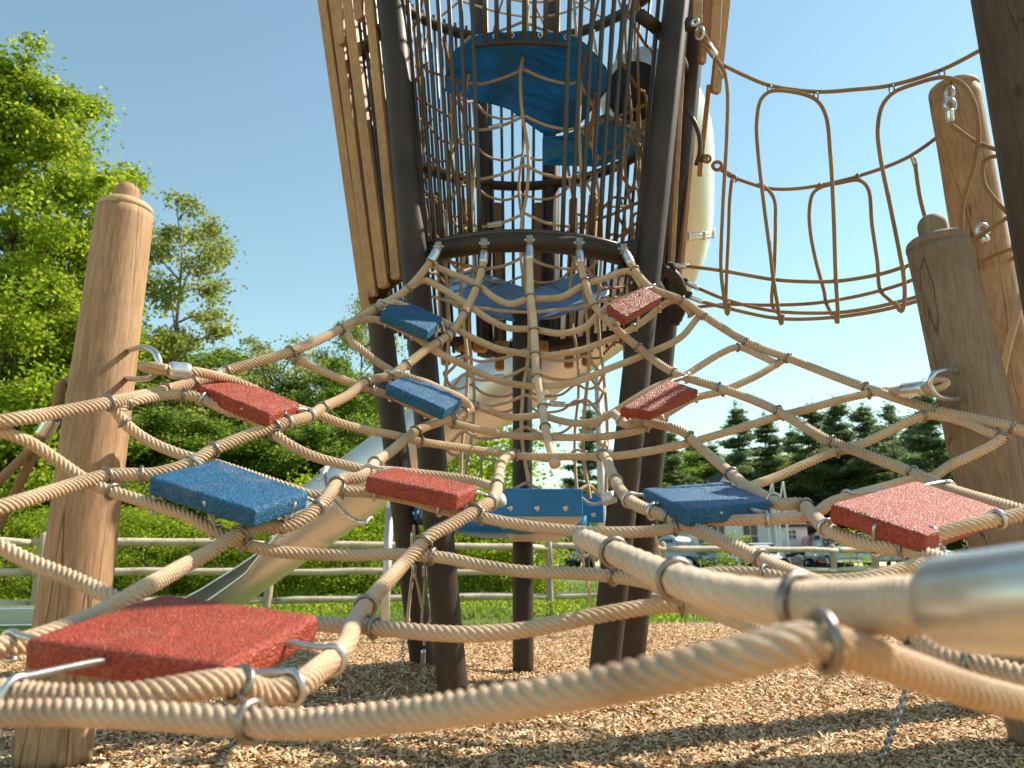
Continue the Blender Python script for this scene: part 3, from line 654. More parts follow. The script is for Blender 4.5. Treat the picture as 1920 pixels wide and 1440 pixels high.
mb = MB(); c = P(1317, 297, 3.05); box(mb, c, (.028, 0, .0), (0, .015, 0), (0, 0, .02)); bevel_obj(mb.build('bracket', M['bronze'], br, smooth=False), .006)
for u, v, d in [(1257, 498, 2.86), (1281, 526, 2.92), (1288, 552, 2.88)]:
    mb = MB(); cyl_between(mb, P(u - 8, v - 2, d), P(u + 8, v + 2, d), .014 * S, 12); mb.build('bracket', M['bronze'], br)
for u, v, o_ in [(1443, 166, -.13), (1530, 180, -.13), (1672, 167, -.13), (1766, 138, -.13), (1352, 507, -.12), (1450, 524, -.12), (1567, 527, -.12), (1693, 501, -.12), (1365, 570, -.06), (1464, 594, -.08), (1570, 592, -.08), (1690, 572, -.08), (1434, 352, .1), (1537, 349, .1), (1608, 333, .1), (1652, 545, .08), (1549, 566, .08), (1378, 335, .1)]:
    ringp(u, v, bz(u) + o_, (.9, .2, .3), .0105, .0028, 'clamp', name='clamp', st=1.35 if v < 345 else None)
er = empty('hanging_rope', P(1890, 700, 2.2), 'grey rope hanging down behind the right posts at the right edge', 'rope')
plain_rope(er, [(1930, 470, 2.2), (1915, 560, 2.2), (1893, 640, 2.22), (1882, 690, 2.25), (1876, 760, 2.3)], .010, 'rope')

# ------------------------------------------------------------------ the tower
TX, TY = .033, 3.05
tower = empty('climbing_tower', W((TX, TY, -HU)), 'tall flared climbing tower of dark bars, brown steel legs and wooden slats', 'play tower')
def leg(a, b, r, name='leg', mt='bronze'):
    mb = MB(); sweep(mb, catmull([a, b], .15), r * S, 28); return mb.build(name, M[mt], tower)
def extend(a, b, t): a = np.asarray(a); b = np.asarray(b); return a + (b - a) * t
for (bu, bv), (tu, tv, td) in [((850, 1306), (728, -60, 2.9)), ((797, 1268), (628, -60, 3.25)), ((1128, 1304), (1275, -60, 2.95)), ((1183, 1262), (1312, -60, 3.3))]:
    a = G(bu, bv); b = P(tu, tv, td); leg(extend(a, b, -.04), extend(a, b, 1.35), .050)
pc = G(981, 1260); leg(pc - np.array((0, 0, .1)), pc + np.array((0, 0, S * 1.5)), .042, 'centre_pole')
for th in (166, 194):
    th = R(th)
    f = lambda z, rr: W((TX + rr * math.sin(th), TY - rr * math.cos(th), z))
    leg(f(1.05, .66), f(3.6, .95), .045, 'upright')
def cone_r(z): return .6 + .155 * (z - 1.11)
def cone(deg, z, extra=0):
    a = R(deg); r = cone_r(z) + extra
    return W((TX + r * math.sin(a), TY - r * math.cos(a), z))
def bar(deg, z0, z1):
    mb = MB(); sweep(mb, catmull([cone(deg, z0), cone(deg, z1)], .3), .0088 * S, 10); mb.build('bar', M['bar'], tower)
side = [14, 17.5, 21, 24.5, 28, 31.5, 35]
for a in side: bar(a, 1.12, 3.2); bar(-a, 1.12, 3.2)
for a in (-10.4, -7, -3.5, 0.9, 3.8, 7, 10.4): bar(a, 1.84, 3.2)
for k in range(15):
    a = 46 + k * 3.6; bar(a, 1.12, 3.2); bar(-a, 1.12, 3.2)
for k in range(36): bar(103 + k * 4.4, 1.02, 3.2)
def arc(a0, a1, z, r, extra=0, name='ring', zz=0, n=40):
    c = np.array([cone(a, z, extra) for a in np.linspace(a0, a1, n)])
    mb = MB(); sweep(mb, c, r * S, 16); return mb.build(name, M['bronze'], tower)
arc(-14, 14, 1.84, .0085, name='arch_bar')
arc(-36, 36, 1.105, .034, .012, 'front_ring')
c = np.array([cone(a, 1.142, .012) for a in np.linspace(-35, 35, 40)])
mb = MB(); sweep(mb, c, .012 * S, 8); mb.build('front_ring', M['bar'], tower)
arc(40, 320, 1.08, .028)
arc(38, 322, 2.06, .026); arc(0, 360, 3.13, .03); arc(-36, 36, 2.75, .022)
# brackets between the front ring and the front legs
for sgn in (-1, 1):
    mb = MB()
    a, b = cone(sgn * 36, 1.12), cone(sgn * 38.5, 1.12, .07)
    m = (a + b) / 2; ax = (b - a) * .75; box(mb, m, ax, np.array((0, 0, .05)), np.cross(ax, (0, 0, 1)) / np.linalg.norm(ax) * .012)
    bevel_obj(mb.build('bracket', M['bronze'], tower, smooth=False), .006)
# clevises on the front ring
for u, v in [(822, 462), (908, 456), (993, 450), (1086, 455), (1168, 466)]:
    mb = MB(); d = 2.55 if 850 < u < 1150 else 2.62
    p = P(u, v, d); box(mb, p, (.016, 0, 0), (0, .018, 0), (0, 0, .02)); bevel_obj(mb.build('clevis', M['clamp'], tower, smooth=False), .005)
    mb = MB(); cyl_between(mb, p - np.array((.024, .0, 0)), p + np.array((.024, 0, 0)), .006, 10); mb.build('bolt', M['chrome'], tower)
# wooden boards on the flanks
def board(t, b, w, th=.022, out=(-1, -.6, 0)):
    a, c = P(*t), P(*b)
    ax = (a - c) / 2; L = np.linalg.norm(ax)
    o = np.asarray(out, float); o -= ax * np.dot(o, ax) / L ** 2; o /= np.linalg.norm(o)
    wd = np.cross(ax / L, o)
    mb = MB()
    # board outline with rounded ends
    hw = w * S / 2; ht = th * S / 2; pr = []
    rc = hw * .55
    for cx, cy, a0 in ((hw - rc, L - rc, 0), (-(hw - rc), L - rc, 90), (-(hw - rc), -(L - rc), 180), (hw - rc, -(L - rc), 270)):
        for k in range(5): pr.append((cx + rc * math.cos(R(a0 + 22.5 * k)), cy + rc * math.sin(R(a0 + 22.5 * k))))
    n = len(pr); ctr = (a + c) / 2; e = ax / L
    v = [ctr + wd * x + e * y + o * s for s in (-ht, ht) for x, y in pr]
    i = np.arange(n); q = np.stack((i, (i + 1) % n, n + (i + 1) % n, n + i), 1)
    mb.add(np.array(v), [q, np.arange(n)[::-1][None], (np.arange(n) + n)[None]])
    ob = mb.build('board', M['slat'], tower, smooth=False)
    bm = bmesh.new(); bm.from_mesh(ob.data); bmesh.ops.recalc_face_normals(bm, faces=bm.faces); bm.to_mesh(ob.data); bm.free()
    return bevel_obj(ob, .004)
Lo = (-.5, -.85, 0)
board((690, -40, 2.98), (745, 524, 2.80), .042, out=Lo); board((648, -40, 3.06), (721, 540, 2.88), .05, out=Lo)
board((622, -40, 3.16), (700, 557, 2.97), .046, out=Lo); board((600, -40, 3.20), (688, 582, 3.0), .046, out=Lo)
board((667, -60, 3.0), (675, 38, 2.99), .042, out=Lo); board((633, -60, 3.1), (642, 84, 3.08), .04, out=Lo); board((612, -60, 3.2), (628, 128, 3.17), .04, out=Lo)
Ro = (.35, -.92, 0)
board((1307, -60, 3.0), (1305, 46, 2.98), .046, out=Ro); board((1346, -60, 3.1), (1338, 92, 3.06), .048, out=Ro); board((1366, -60, 3.2), (1341, 175, 3.12), .045, out=Ro); board((1328, -60, 3.15), (1316, 120, 3.1), .03, out=Ro)
board((1282, 40, 3.02), (1258, 495, 2.9), .022, out=Ro); board((1300, 240, 3.2), (1277, 500, 3.05), .02, out=Ro); board((1330, 160, 3.3), (1312, 330, 3.2), .022, out=(.9, -.3, 0))
for deg in (150, 158, 172, 188, 202, 212):
    a = R(deg); p0 = W((TX + .69 * math.sin(a), TY - .69 * math.cos(a), .98)); p1 = W((TX + (.69 + .15) * math.sin(a), TY - .84 * math.cos(a), 2.0))
    def unproj(p):
        rel = (np.asarray(p) - (0, 0, H)) / S; d = rel[1] * CP + rel[2] * SP; yc = rel[2] * CP - rel[1] * SP
        return (960 + F * rel[0] / d, 720 - F * yc / d, d)
    board(unproj(p1), unproj(p0), .05, out=(math.sin(a), -math.cos(a), 0))
# curved guide bar on the right flank, and joist gusset under the ring
mb = MB(); sweep(mb, catmull([P(1288, 208, 3.05), P(1300, 225, 3.04), P(1311, 255, 3.04), P(1312, 285, 3.04), P(1305, 310, 3.05)], .02), .009 * S, 10); mb.build('guide_bar', M['bar'], tower)
mb = MB(); sweep(mb, catmull([P(1240, 505, 2.85), P(1262, 515, 2.86), P(1276, 540, 2.88), P(1279, 570, 2.9), P(1268, 600, 2.92)], .02), .022 * S, 14); mb.build('guide_bar', M['bronze'], tower)
for u, v, d, w, h in [(1262, 590, 3.0, .05, .09), (1235, 560, 3.02, .05, .07), (742, 590, 3.05, .035, .05)]:
    mb = MB(); box(mb, P(u, v, d), (w / 2 * S, 0, 0), (0, .02, 0), (0, 0, h / 2 * S)); bevel_obj(mb.build('gusset', M['bronze'], tower, smooth=False), .01)
for k, u in enumerate((868, 900, 941, 1015)):
    mb = MB(); box(mb, P(u, 650, 3.72), (.037 * S, 0, 0), (0, .03, 0), (0, 0, .03 * S)); bevel_obj(mb.build('joist_end', M['slat'], tower, smooth=False), .02)
# blue membranes inside
def membrane(poly, dfun, label, th=.006, sag=0, mt='membrane'):
    """sheet from an outline given in the plane of the sheet, with real thickness"""
    poly = np.array(poly, float)
    n = 18; ctr = poly.mean(0)
    c = np.vstack((poly, poly[:1])); L = np.concatenate(([0], np.cumsum(np.linalg.norm(np.diff(c, axis=0), axis=1))))
    s = np.linspace(0, L[-1], 90, endpoint=False)
    ring = np.stack([np.interp(s, L, c[:, k]) for k in range(2)], 1)
    m = len(ring); v = []; 
    for k in range(n + 1):
        f = k / n
        for q in ring:
            u, w = ctr + (q - ctr) * f
            v.append(P(u, w, dfun(u, w) + sag * (1 - f * f)))
    v = np.array(v)
    i = np.arange(n)[:, None]; j = np.arange(m)[None]
    q = np.stack((i * m + j, i * m + (j + 1) % m, (i + 1) * m + (j + 1) % m, (i + 1) * m + j), -1).reshape(-1, 4)
    me = np_mesh('membrane', v, q)
    bm = bmesh.new(); bm.from_mesh(me); bmesh.ops.remove_doubles(bm, verts=bm.verts, dist=1e-5); bmesh.ops.recalc_face_normals(bm, faces=bm.faces); bm.to_mesh(me); bm.free()
    o = link_mesh('membrane', me, M[mt], tower); o['label'] = label
    sm = o.modifiers.new('thick', 'SOLIDIFY'); sm.thickness = th * S; sm.offset = 0
    return o
mem = membrane([(827, 167), (850, 96), (892, 68), (929, 59), (945, 62), (987, 58), (1020, 62), (1050, 61), (1083, 71), (1112, 94), (1137, 127), (1146, 158), (1112, 204), (1087, 233), (1042, 252), (1017, 250), (992, 233), (954, 204), (917, 193), (887, 187), (850, 176)], lambda u, v: 2.95 + .0032 * (v - 60), 'large rounded blue sheet high inside the tower', sag=.02)
membrane([(1017, 258), (1054, 255), (1083, 243), (1117, 221), (1137, 212), (1183, 242), (1208, 254), (1204, 279), (1154, 300), (1121, 312), (1017, 309)], lambda u, v: 3.55 - .0004 * (u - 1100), 'smaller blue sheet on the right of the upper floor', sag=.03)
membrane([(832, 561), (840, 524), (865, 512), (889, 505), (900, 519), (919, 532), (956, 546), (990, 549), (1024, 546), (1061, 532), (1076, 520), (1087, 511), (1112, 516), (1136, 524), (1144, 550), (1120, 570), (1087, 581), (1012, 599), (960, 602), (900, 588)], lambda u, v: 3.5 - .0045 * (v - 550), 'sagging blue sheet, painted greyer for sky sheen, just below the front ring', sag=.0, mt='pale_sheet')
for u, v in [(960, 66), (1013, 66), (928, 68), (1062, 70)]:
    mb = MB(); torus(mb, P(u, v, 2.93), (0, 1, .4), .008 * S, .003 * S); mb.build('grommet', M['chrome'], tower)
# dark disc painted as the shaded slide mouth, before the tube's closed end
mb = MB(); sweep(mb, np.array([P(1190, 172, 3.44), P(1192, 172, 3.52)]), .13 * S, 40); mb.build('dark_mouth_disc', M['mouth_shade'], tower)

# chimney net hanging inside the tower
ch = empty('chimney_net', W((TX, TY, -.1)), 'cylinder of tan ropes hanging down the middle of the tower', 'rope net')
CHR = .0068
def chp(deg, z, rr=.335):
    a = R(deg); return W((TX + .018 + rr * math.sin(a), TY - rr * math.cos(a), z))
def zrow(v, y): return y * math.tan(PITCH + math.atan((720 - v) / F))
zs = [zrow(v, TY - .335) for v in (905, 800, 740, 690, 655, 480, 400, 310, 217, 130, 40)]
def chrope(c, r=CHR, mt='rope'):
    c = catmull(c, r * S * .8); mb = MB(); sweep(mb, c, r * S, 12, 4, .14, 2.7); return mb.build('rope', M[mt], ch)
vert = [0, 45, 92, 135, 180, 225, 268, 315]
for a in vert:
    chrope([chp(a + 3 * math.sin(z * 9 + a), z, .335 + .012 * math.sin(z * 7 + a)) for z in np.linspace(zs[0] - (.05 if a % 90 else .0), zs[-1] + .25, 14)], CHR * 1.15)
for z in zs:
    pts = []
    for i, a in enumerate(vert):
        a2 = vert[(i + 1) % 8] + (360 if i == 7 else 0)
        pts += [chp(a, z), chp(a * .7 + a2 * .3, z - .034), chp(a * .3 + a2 * .7, z - .036 + .008 * random.random())]
    pts.append(pts[0]); chrope(pts)
# slanting strands between the levels and a second, outer web
for i, a in enumerate(vert):
    for k in (5, 6, 7, 8, 9):
        s = 1 if (i + k) % 2 else -1
        if 100 < a < 260: continue
        p0 = chp(a, zs[k]); p1 = cone(a + s * 20, (zs[k] + zs[k + 1]) / 2 + .03, -.03)
        if abs(((a + 180) % 360) - 180) < 20: continue
        chrope([p0, (p0 + p1) / 2 - np.array((0, 0, .02)), p1], mt='rope_dark')
for z, rr, v in [(.96, .52, 0), (1.3, .50, 0), (1.5, .51, 0), (1.7, .53, 0), (1.95, .56, 0), (2.15, .6, 0)]:
    for a0, a1 in [(45, 150), (210, 315)]:
        aa = np.linspace(a0, a1, 9)
        chrope([chp(a, z + (.0 if i % 2 else .05), rr) for i, a in enumerate(aa)], mt='rope_dark')
for a in (56, 74, 92, 115, 245, 268, 286, 304):
    chrope([chp(a + 4 * math.sin(z * 11), z, .5 + .03 * (z - 1)) for z in np.linspace(.9, 2.9, 10)], mt='rope_dark')
chrope([chp(a, 1.0 - .1 * math.cos(R(a * 2)), .46) for a in np.linspace(-70, 70, 12)])
for z, rr in [(2.98, .16), (3.0, .3), (3.02, .45), (3.05, .6)]:
    chrope([chp(a, z + .02 * math.sin(R(a * 4)), rr) for a in np.linspace(0, 360, 30)])
for a in range(0, 360, 24): chrope([chp(a, 2.96, .05), chp(a + 3, 2.97, .35), chp(a, 3.08, .8)])
for a, z in [(338, zs[6] - .036), (338, zs[8] - .036), (20, zs[2] - .03), (340, zs[3] - .03)]:
    p0, p1 = chp(a - 4, z), chp(a + 6, z); mb = MB(); cyl_between(mb, p0, p1, CHR * 1.5 * S, 12); mb.build('ferrule', M['ferrule'], ch)

# blue platform low in the tower
pf = empty('blue_platform', P(981, 1000, 2.95), 'low blue plated platform round the middle pole of the tower', 'platform')
zt = U(1000, 915, 2.62)[2]; zb = U(1000, 967, 2.62)[2]
def rim(a, b, z0, z1, name='rim_plate', label=None):
    """blue plate between two plan points (units)"""
    a = np.array(a); b = np.array(b)
    m = W(((a[0] + b[0]) / 2, (a[1] + b[1]) / 2, (z0 + z1) / 2)); ax = np.array(((b[0] - a[0]) / 2, (b[1] - a[1]) / 2, 0)) * S
    ay = np.cross(ax / np.linalg.norm(ax), (0, 0, 1)) * .008
    mb = MB(); box(mb, m, ax, ay, (0, 0, (z1 - z0) / 2 * S)); o = bevel_obj(mb.build(name, M['hdpe'], pf, smooth=False), .006, 3)
    for s in (-.62, -.02, .62):
        mb = MB(); p = m + ax * s - np.array((0, 0, (z1 - z0) * .22 * S)); n = -ay if ay[1] > 0 else ay
        n = n / .008
        hh = np.array([0, .004, .008, .0105]); sweep(mb, np.array([p + n * (.008 + x) for x in hh]), np.array([.017, .016, .012, .003]), 16); mb.build('bolt', M['chrome'], o)
    return o
fy = U(1000, 940, 2.64)[1]
x0, x1 = U(925, 940, 2.64)[0], U(1092, 940, 2.64)[0]
rim((x0, fy), (x1, fy), zb, zt)
rim((-.42, fy + .38), (-.33, fy + .16), zb, zt); rim((.48, fy + .36), (.40, fy + .14), zb - .03, zt - .03)
rim((-.30, fy + .78), (-.05, fy + .9), zb - .03, zt); rim((.2, fy + .9), (.42, fy + .8), zb + .02, zt + .06)
mb = MB()
for (a, b, c, d) in [((x0, fy + .014), (x1, fy + .014), (x1 - .07, fy + .3), (x0 + .07, fy + .3))]:
    v = [W((*a, zb)), W((*b, zb)), W((*c, zb - .07)), W((*d, zb - .07)), W((*a, zb - .01)), W((*b, zb - .01)), W((*c, zb - .08)), W((*d, zb - .08))]
    mb.add(np.array(v), np.array([[0, 1, 2, 3], [7, 6, 5, 4], [0, 4, 5, 1], [1, 5, 6, 2], [2, 6, 7, 3], [3, 7, 4, 0]]))
mb.build('under_pan', M['pole'], pf, smooth=False)
mb = MB(); box(mb, W((.21, fy + .17, (zt + zb) / 2)), (.045 * S, 0, 0), (0, .1 * S, 0), (0, 0, .045 * S)); bevel_obj(mb.build('bearing_box', M['black'], pf, smooth=False), .012)
mb = MB(); box(mb, W((-.30, fy + .25, zb + .0)), (.06 * S, 0, 0), (0, .06 * S, 0), (0, 0, .02 * S)); bevel_obj(mb.build('bearing_box', M['black'], pf, smooth=False), .01)
mb = MB(); sweep(mb, np.array([W((TX, TY, zb - .06)), W((TX, TY, zb - .045)), W((TX, TY, zb + .02))]), np.array([.16, .26, .27]) * S, 40); mb.build('deck', M['hdpe'], pf)

# tube slide
sl = empty('tube_slide', P(350, 1120, 4.8), 'cream and steel tube slide winding down behind the tower to the left', 'slide')
path = [(1196, 172, 3.56), (1235, 195, 3.75), (1262, 260, 3.95), (1266, 350, 4.05), (1262, 440, 4.15), (1230, 520, 4.25), (1160, 580, 4.35), (1012, 683, 4.45), (844, 790, 4.6), (700, 890, 4.7), (648, 928, 4.75)]
c = catmull([P(*x) for x in path], .06); mb = MB(); sweep(mb, c, .205 * S, 40); mb.build('tube', M['slide'], sl)
c2 = catmull([P(*x) for x in [(648, 928, 4.75), (600, 962, 4.78), (560, 990, 4.82)]], .05); mb = MB(); sweep(mb, c2, .206 * S, 40); mb.build('tube', M['slide'], sl)
def flange(u, v, d, u2, v2, d2):
    p = P(u, v, d); t = P(u2, v2, d2) - p; t /= np.linalg.norm(t)
    mb = MB(); torus(mb, p, t, .212 * S, .012 * S, 40, 8); torus(mb, p + t * .02, t, .212 * S, .011 * S, 40, 8)
    x = np.cross(t, (0, 0, 1)); x /= np.linalg.norm(x); y = np.cross(t, x)
    for k in range(14):
        a = k / 14 * 2 * math.pi; q = p + (x * math.cos(a) + y * math.sin(a)) * .222 * S; cyl_between(mb, q - t * .02, q + t * .04, .012, 8)
    mb.build('flange', M['slide'], sl)
flange(648, 928, 4.75, 700, 890, 4.7); flange(1000, 692, 4.46, 1040, 665, 4.43); flange(1262, 440, 4.15, 1264, 380, 4.1)
# open chute: half pipe with wall thickness
cc = catmull([P(*x) for x in [(592, 968, 4.79), (520, 1018, 4.84), (450, 1068, 4.90), (400, 1102, 4.94), (355, 1130, 4.97), (322, 1147, 5.0)]], .05)
t, n, b = frames(cc)
upv = np.array((0, 0, 1.)); v = []; K = 26
for i in range(len(cc)):
    sx = np.cross(t[i], upv); sx /= np.linalg.norm(sx); uz = np.cross(sx, t[i])
    fr = i / (len(cc) - 1); ro = min(1, fr * 2.5); lo, hi = (math.pi * (-.03 - .13 * ro), math.pi * (1.02 - .22 * ro))
    for rr in (.196, .207):
        for k in range(K):
            a = lo + (hi - lo) * k / (K - 1); v.append(cc[i] + S * rr * (sx * math.cos(a) - uz * math.sin(a)))
v = np.array(v); m = len(cc); fs = []
def vi(i, s, k): return i * 2 * K + s * K + k
for i in range(m - 1):
    for k in range(K - 1):
        fs.append((vi(i, 0, k), vi(i, 0, k + 1), vi(i + 1, 0, k + 1), vi(i + 1, 0, k))); fs.append((vi(i, 1, k), vi(i + 1, 1, k), vi(i + 1, 1, k + 1), vi(i, 1, k + 1)))
    for k in (0, K - 1): fs.append((vi(i, 0, k), vi(i + 1, 0, k), vi(i + 1, 1, k), vi(i, 1, k)))
for i in (0, m - 1):
    for k in range(K - 1): fs.append((vi(i, 0, k), vi(i, 1, k), vi(i, 1, k + 1), vi(i, 0, k + 1)))
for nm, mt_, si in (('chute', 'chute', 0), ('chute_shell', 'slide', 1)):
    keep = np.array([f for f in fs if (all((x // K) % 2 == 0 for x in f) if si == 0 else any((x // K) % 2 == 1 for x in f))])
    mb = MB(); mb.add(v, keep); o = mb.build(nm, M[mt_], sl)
    bm = bmesh.new(); bm.from_mesh(o.data); bmesh.ops.delete(bm, geom=[q for q in bm.verts if not q.link_faces], context='VERTS'); bm.to_mesh(o.data); bm.free()
mb = MB()
for s in (-1, 1):
    rail = []
    for i in range(len(cc)):
        sx = np.cross(t[i], upv); sx /= np.linalg.norm(sx); fr = i / (len(cc) - 1); ro = min(1, fr * 2.5); uz = np.cross(sx, t[i]); a_ = math.pi * ((-.03 - .13 * ro) if s > 0 else (1.02 - .22 * ro)); rail.append(cc[i] + S * .203 * (sx * math.cos(a_) - uz * math.sin(a_)))
    sweep(mb, np.array(rail), .011 * S, 8)
mb.build('edge_rail', M['ferrule'], sl)
def pole(name, label, u, v0, v1, D, r, mt='pole'):
    a = P(u, v1, D); root = empty(name, (a[0], a[1], 0), label, 'pole')
    zt_ = P(u, v0, D)[2]
    mb = MB(); sweep(mb, np.array([(a[0], a[1], -.05), (a[0], a[1], zt_)]), r, 20); mb.build('shaft', M[mt], root)
    mb = MB(); box(mb, (a[0], a[1], zt_ + .06), (.022, 0, 0), (0, .006, 0), (0, 0, .07)); bevel_obj(mb.build('plate', M['steel'], root, smooth=False), .004)
    return root
pole('steel_pole', 'pale steel pole under the slide, left of the tower legs', 722, 948, 1165, 4.35, .034)
pole('steel_pole', 'pale steel pole behind the tower, left of the front right leg', 1134, 640, 1150, 4.5, .034)

# hanging bundle of ropes and chains by the left legs
hb = empty('hanging_rope_bundle', P(790, 1200, 2.55), 'bundle of grey cables with ferrules hanging between the left tower legs', 'rope bundle')
for pts in [[(776, 985, 2.55), (775, 1060, 2.55), (766, 1160, 2.54), (769, 1168, 2.53)], [(778, 1075, 2.53), (786, 1110, 2.53), (792, 1140, 2.52), (797, 1090, 2.52)], [(797, 1020, 2.56), (797, 1090, 2.55), (791, 1170, 2.55), (796, 1210, 2.54)],
            [(806, 1050, 2.56), (811, 1120, 2.56), (806, 1165, 2.55), (795, 1178, 2.54)], [(772, 1080, 2.57), (763, 1165, 2.57)]]:
    plain_rope(hb, pts, .0052, 'rope')
for a, b in [((774, 998, 2.55), (774, 1035, 2.55)), ((776, 1058, 2.54), (776, 1085, 2.54)), ((796, 1060, 2.54), (796, 1082, 2.54)), ((794, 1218, 2.54), (793, 1248, 2.54))]:
    ferr(a, b, .0085, hb, 'steel')
def chain(root, a, b, n, mt='steel', w=.009, r=.0028):
    a = np.asarray(a); b = np.asarray(b); ax = (b - a) / np.linalg.norm(b - a); sp = np.linalg.norm(b - a) / n
    x = np.cross(ax, (0, 1, 0)); x /= np.linalg.norm(x); y = np.cross(ax, x)
    mb = MB()
    for k in range(n):
        p = a + ax * sp * (k + .5); torus(mb, p, x if k % 2 else y, w, r, 14, 6, stretch=sp * .72 / w, sdir=ax)
    mb.build('chain_links', M[mt], root)
chain(hb, P(793, 1248, 2.54), P(797, 1300, 2.56), 9); chain(hb, P(757, 1168, 2.6), P(754, 1282, 2.62), 20)
gc = empty('ground_chain', P(1640, 1445, 1.62), 'thin grey chain running down to the wood chips at the lower right', 'chain')
chain(gc, P(1702, 1290, 1.5), P(1640, 1460, 1.62), 22, w=.0105, r=.0032)
tr = empty('tether_rope', P(1110, 1140, 2.9), 'thin tan tether rope slanting to the ground left of the front right leg', 'rope')
plain_rope(tr, [(1086, 1000, 2.6), (1092, 1046, 2.65), (1111, 1143, 2.9)], .0048, 'rope')
plain_rope(tr, [(1112, 1000, 2.6), (1112, 1030, 2.62), (1115, 1066, 2.7)], .0048, 'rope')
tr = empty('tether_rope', P(1243, 1066, 2.9), 'thin tan tether rope below the blue pad, right of the tower legs', 'rope')
plain_rope(tr, [(1224, 985, 2.6), (1234, 1030, 2.7), (1243, 1066, 2.8), (1262, 1140, 3.2)], .0048, 'rope')
#SETTING
# ------------------------------------------------------------------ ground
def gz(x, y):
    """height of the wood-chip ground"""
    z = .03 * noise.noise(Vector((x * .7, y * .7, 3))) + .014 * noise.noise(Vector((x * 2.6, y * 2.6, 7)))
    for mx, my, h, w in MOUNDS: z += h * math.exp(-((x - mx) ** 2 + (y - my) ** 2) / w)
    return z
q = G(795, 1270); q2 = G(850, 1306); q3 = G(1150, 1290)
MOUNDS = [(q[0] - .05, q[1] - .05, .05, .06), (q2[0], q2[1], .02, .06), (q3[0], q3[1], .03, .1), (q[0] - .5, q[1] - .2, .05, .2)]
def edge_y(x):
    """where the wood chips end and the lawn begins"""
    return float(np.interp(x, [-9, -4, -1.5, .4, 3, 6, 10], [5.4, 6.0, 6.8, 7.7, 8.1, 8.0, 7.6])) + .16 * noise.noise(Vector((x * 1.3, 0, 0))) + .06 * noise.noise(Vector((x * 6, 0, 4)))
def grid_mesh(name, xs, ys, zf, mt, kind='structure', keep=None):
    X, Y = np.meshgrid(xs, ys); nx, ny = len(xs), len(ys)
    Z = np.array([[zf(a, b) for a in xs] for b in ys])
    v = np.stack((X, Y, Z), -1).reshape(-1, 3)
    i = np.arange(ny - 1)[:, None]; j = np.arange(nx - 1)[None]
    f = np.stack((i * nx + j, i * nx + j + 1, (i + 1) * nx + j + 1, (i + 1) * nx + j), -1).reshape(-1, 4)
    if keep is not None:
        c = v[f].mean(1); f = f[[keep(a[0], a[1]) for a in c]]
    o = link_mesh(name, np_mesh(name, v, f), mt); return tag(o, kind=kind)
m, nt, b = mat('wood_chip_bed')
v = coords(nt, 'Object', (1, 1, 1))
vo = node(nt, 'ShaderNodeTexVoronoi', Scale=58); 
mp = coords(nt, 'Object', (1, .55, 1)); nt.links.new(mp, vo.inputs['Vector'])
sep = nt.nodes.new('ShaderNodeSeparateColor'); nt.links.new(vo.outputs['Color'], sep.inputs[0])
c = ramp(nt, sep.outputs[0], [(0, (.22, .11, .045)), (.4, (.43, .24, .10)), (.75, (.58, .35, .16)), (1, (.70, .48, .27))])
mx = node(nt, 'ShaderNodeMixRGB', blend_type='MULTIPLY', Fac=.7); nt.links.new(c, mx.inputs[1])
nt.links.new(ramp(nt, noise_tex(nt, v, 2.5, 6), [(.3, (.62, .57, .53)), (.7, (1.1, 1.08, 1.05))]), mx.inputs[2])
nt.links.new(mx.outputs[0], b.inputs['Base Color']); b.inputs['Roughness'].default_value = .85
bump(nt, b, vo.outputs['Distance'], 1, .02)
M['chipbed'] = m
m, nt, b = mat('wood_chips'); g = nt.nodes.new('ShaderNodeNewGeometry')
c = ramp(nt, g.outputs['Random Per Island'], [(0, (.20, .095, .035)), (.2, (.49, .30, .14)), (.6, (.67, .455, .25)), (.88, (.78, .57, .35)), (1, (.84, .66, .42))])
nt.links.new(c, b.inputs['Base Color']); b.inputs['Roughness'].default_value = .75
M['chips'] = m
m, nt, b = mat('lawn_soil'); v = coords(nt)
c = ramp(nt, noise_tex(nt, v, 1.2, 8, .6), [(.3, (.06, .10, .018)), (.5, (.10, .15, .025)), (.62, (.16, .19, .04)), (.75, (.20, .17, .08))])
nt.links.new(c, b.inputs['Base Color']); b.inputs['Roughness'].default_value = .9; bump(nt, b, noise_tex(nt, v, 30, 5), .7, .04)
M['lawn'] = m
M['grass'] = leaf_mat('grass_blades', (.07, .14, .012), (.13, .215, .022), (.22, .27, .05), .45)
m, nt, b = mat('asphalt'); v = coords(nt)
nt.links.new(ramp(nt, noise_tex(nt, v, 40, 6), [(.3, (.045, .045, .047)), (.7, (.085, .083, .08))]), b.inputs['Base Color']); b.inputs['Roughness'].default_value = .9
M['asphalt'] = m
def lawn_z(x, y):
    rise = float(np.interp(y, [0, 14, 22, 34, 60, 400], [-.06, -.05, .02, .28, .3, .5]))
    return rise + (.03 * noise.noise(Vector((x * .25, y * .25, 0))) if y < 30 else 0)
xs = np.concatenate(([-400, -150, -60], np.linspace(-30, 40, 71), [60, 150, 400])); ys = np.concatenate(([-60, -20, -8], np.linspace(0, 60, 61), [90, 150, 300, 500]))
grid_mesh('lawn', xs, ys, lambda x, y: lawn_z(x, y) - .035, M['lawn'])
grid_mesh('wood_chip_ground', np.linspace(-7, 8, 190), np.linspace(-2.5, 8.6, 150), gz, M['chipbed'], keep=lambda x, y: y < edge_y(x))
bx_ = [(2, 36), (60, 36), (60, 60), (2, 60)]
lot = grid_mesh('parking_lot', np.linspace(-6, 70, 20), np.linspace(33, 62, 12), lambda x, y: lawn_z(x, y) + .004, M['asphalt'])
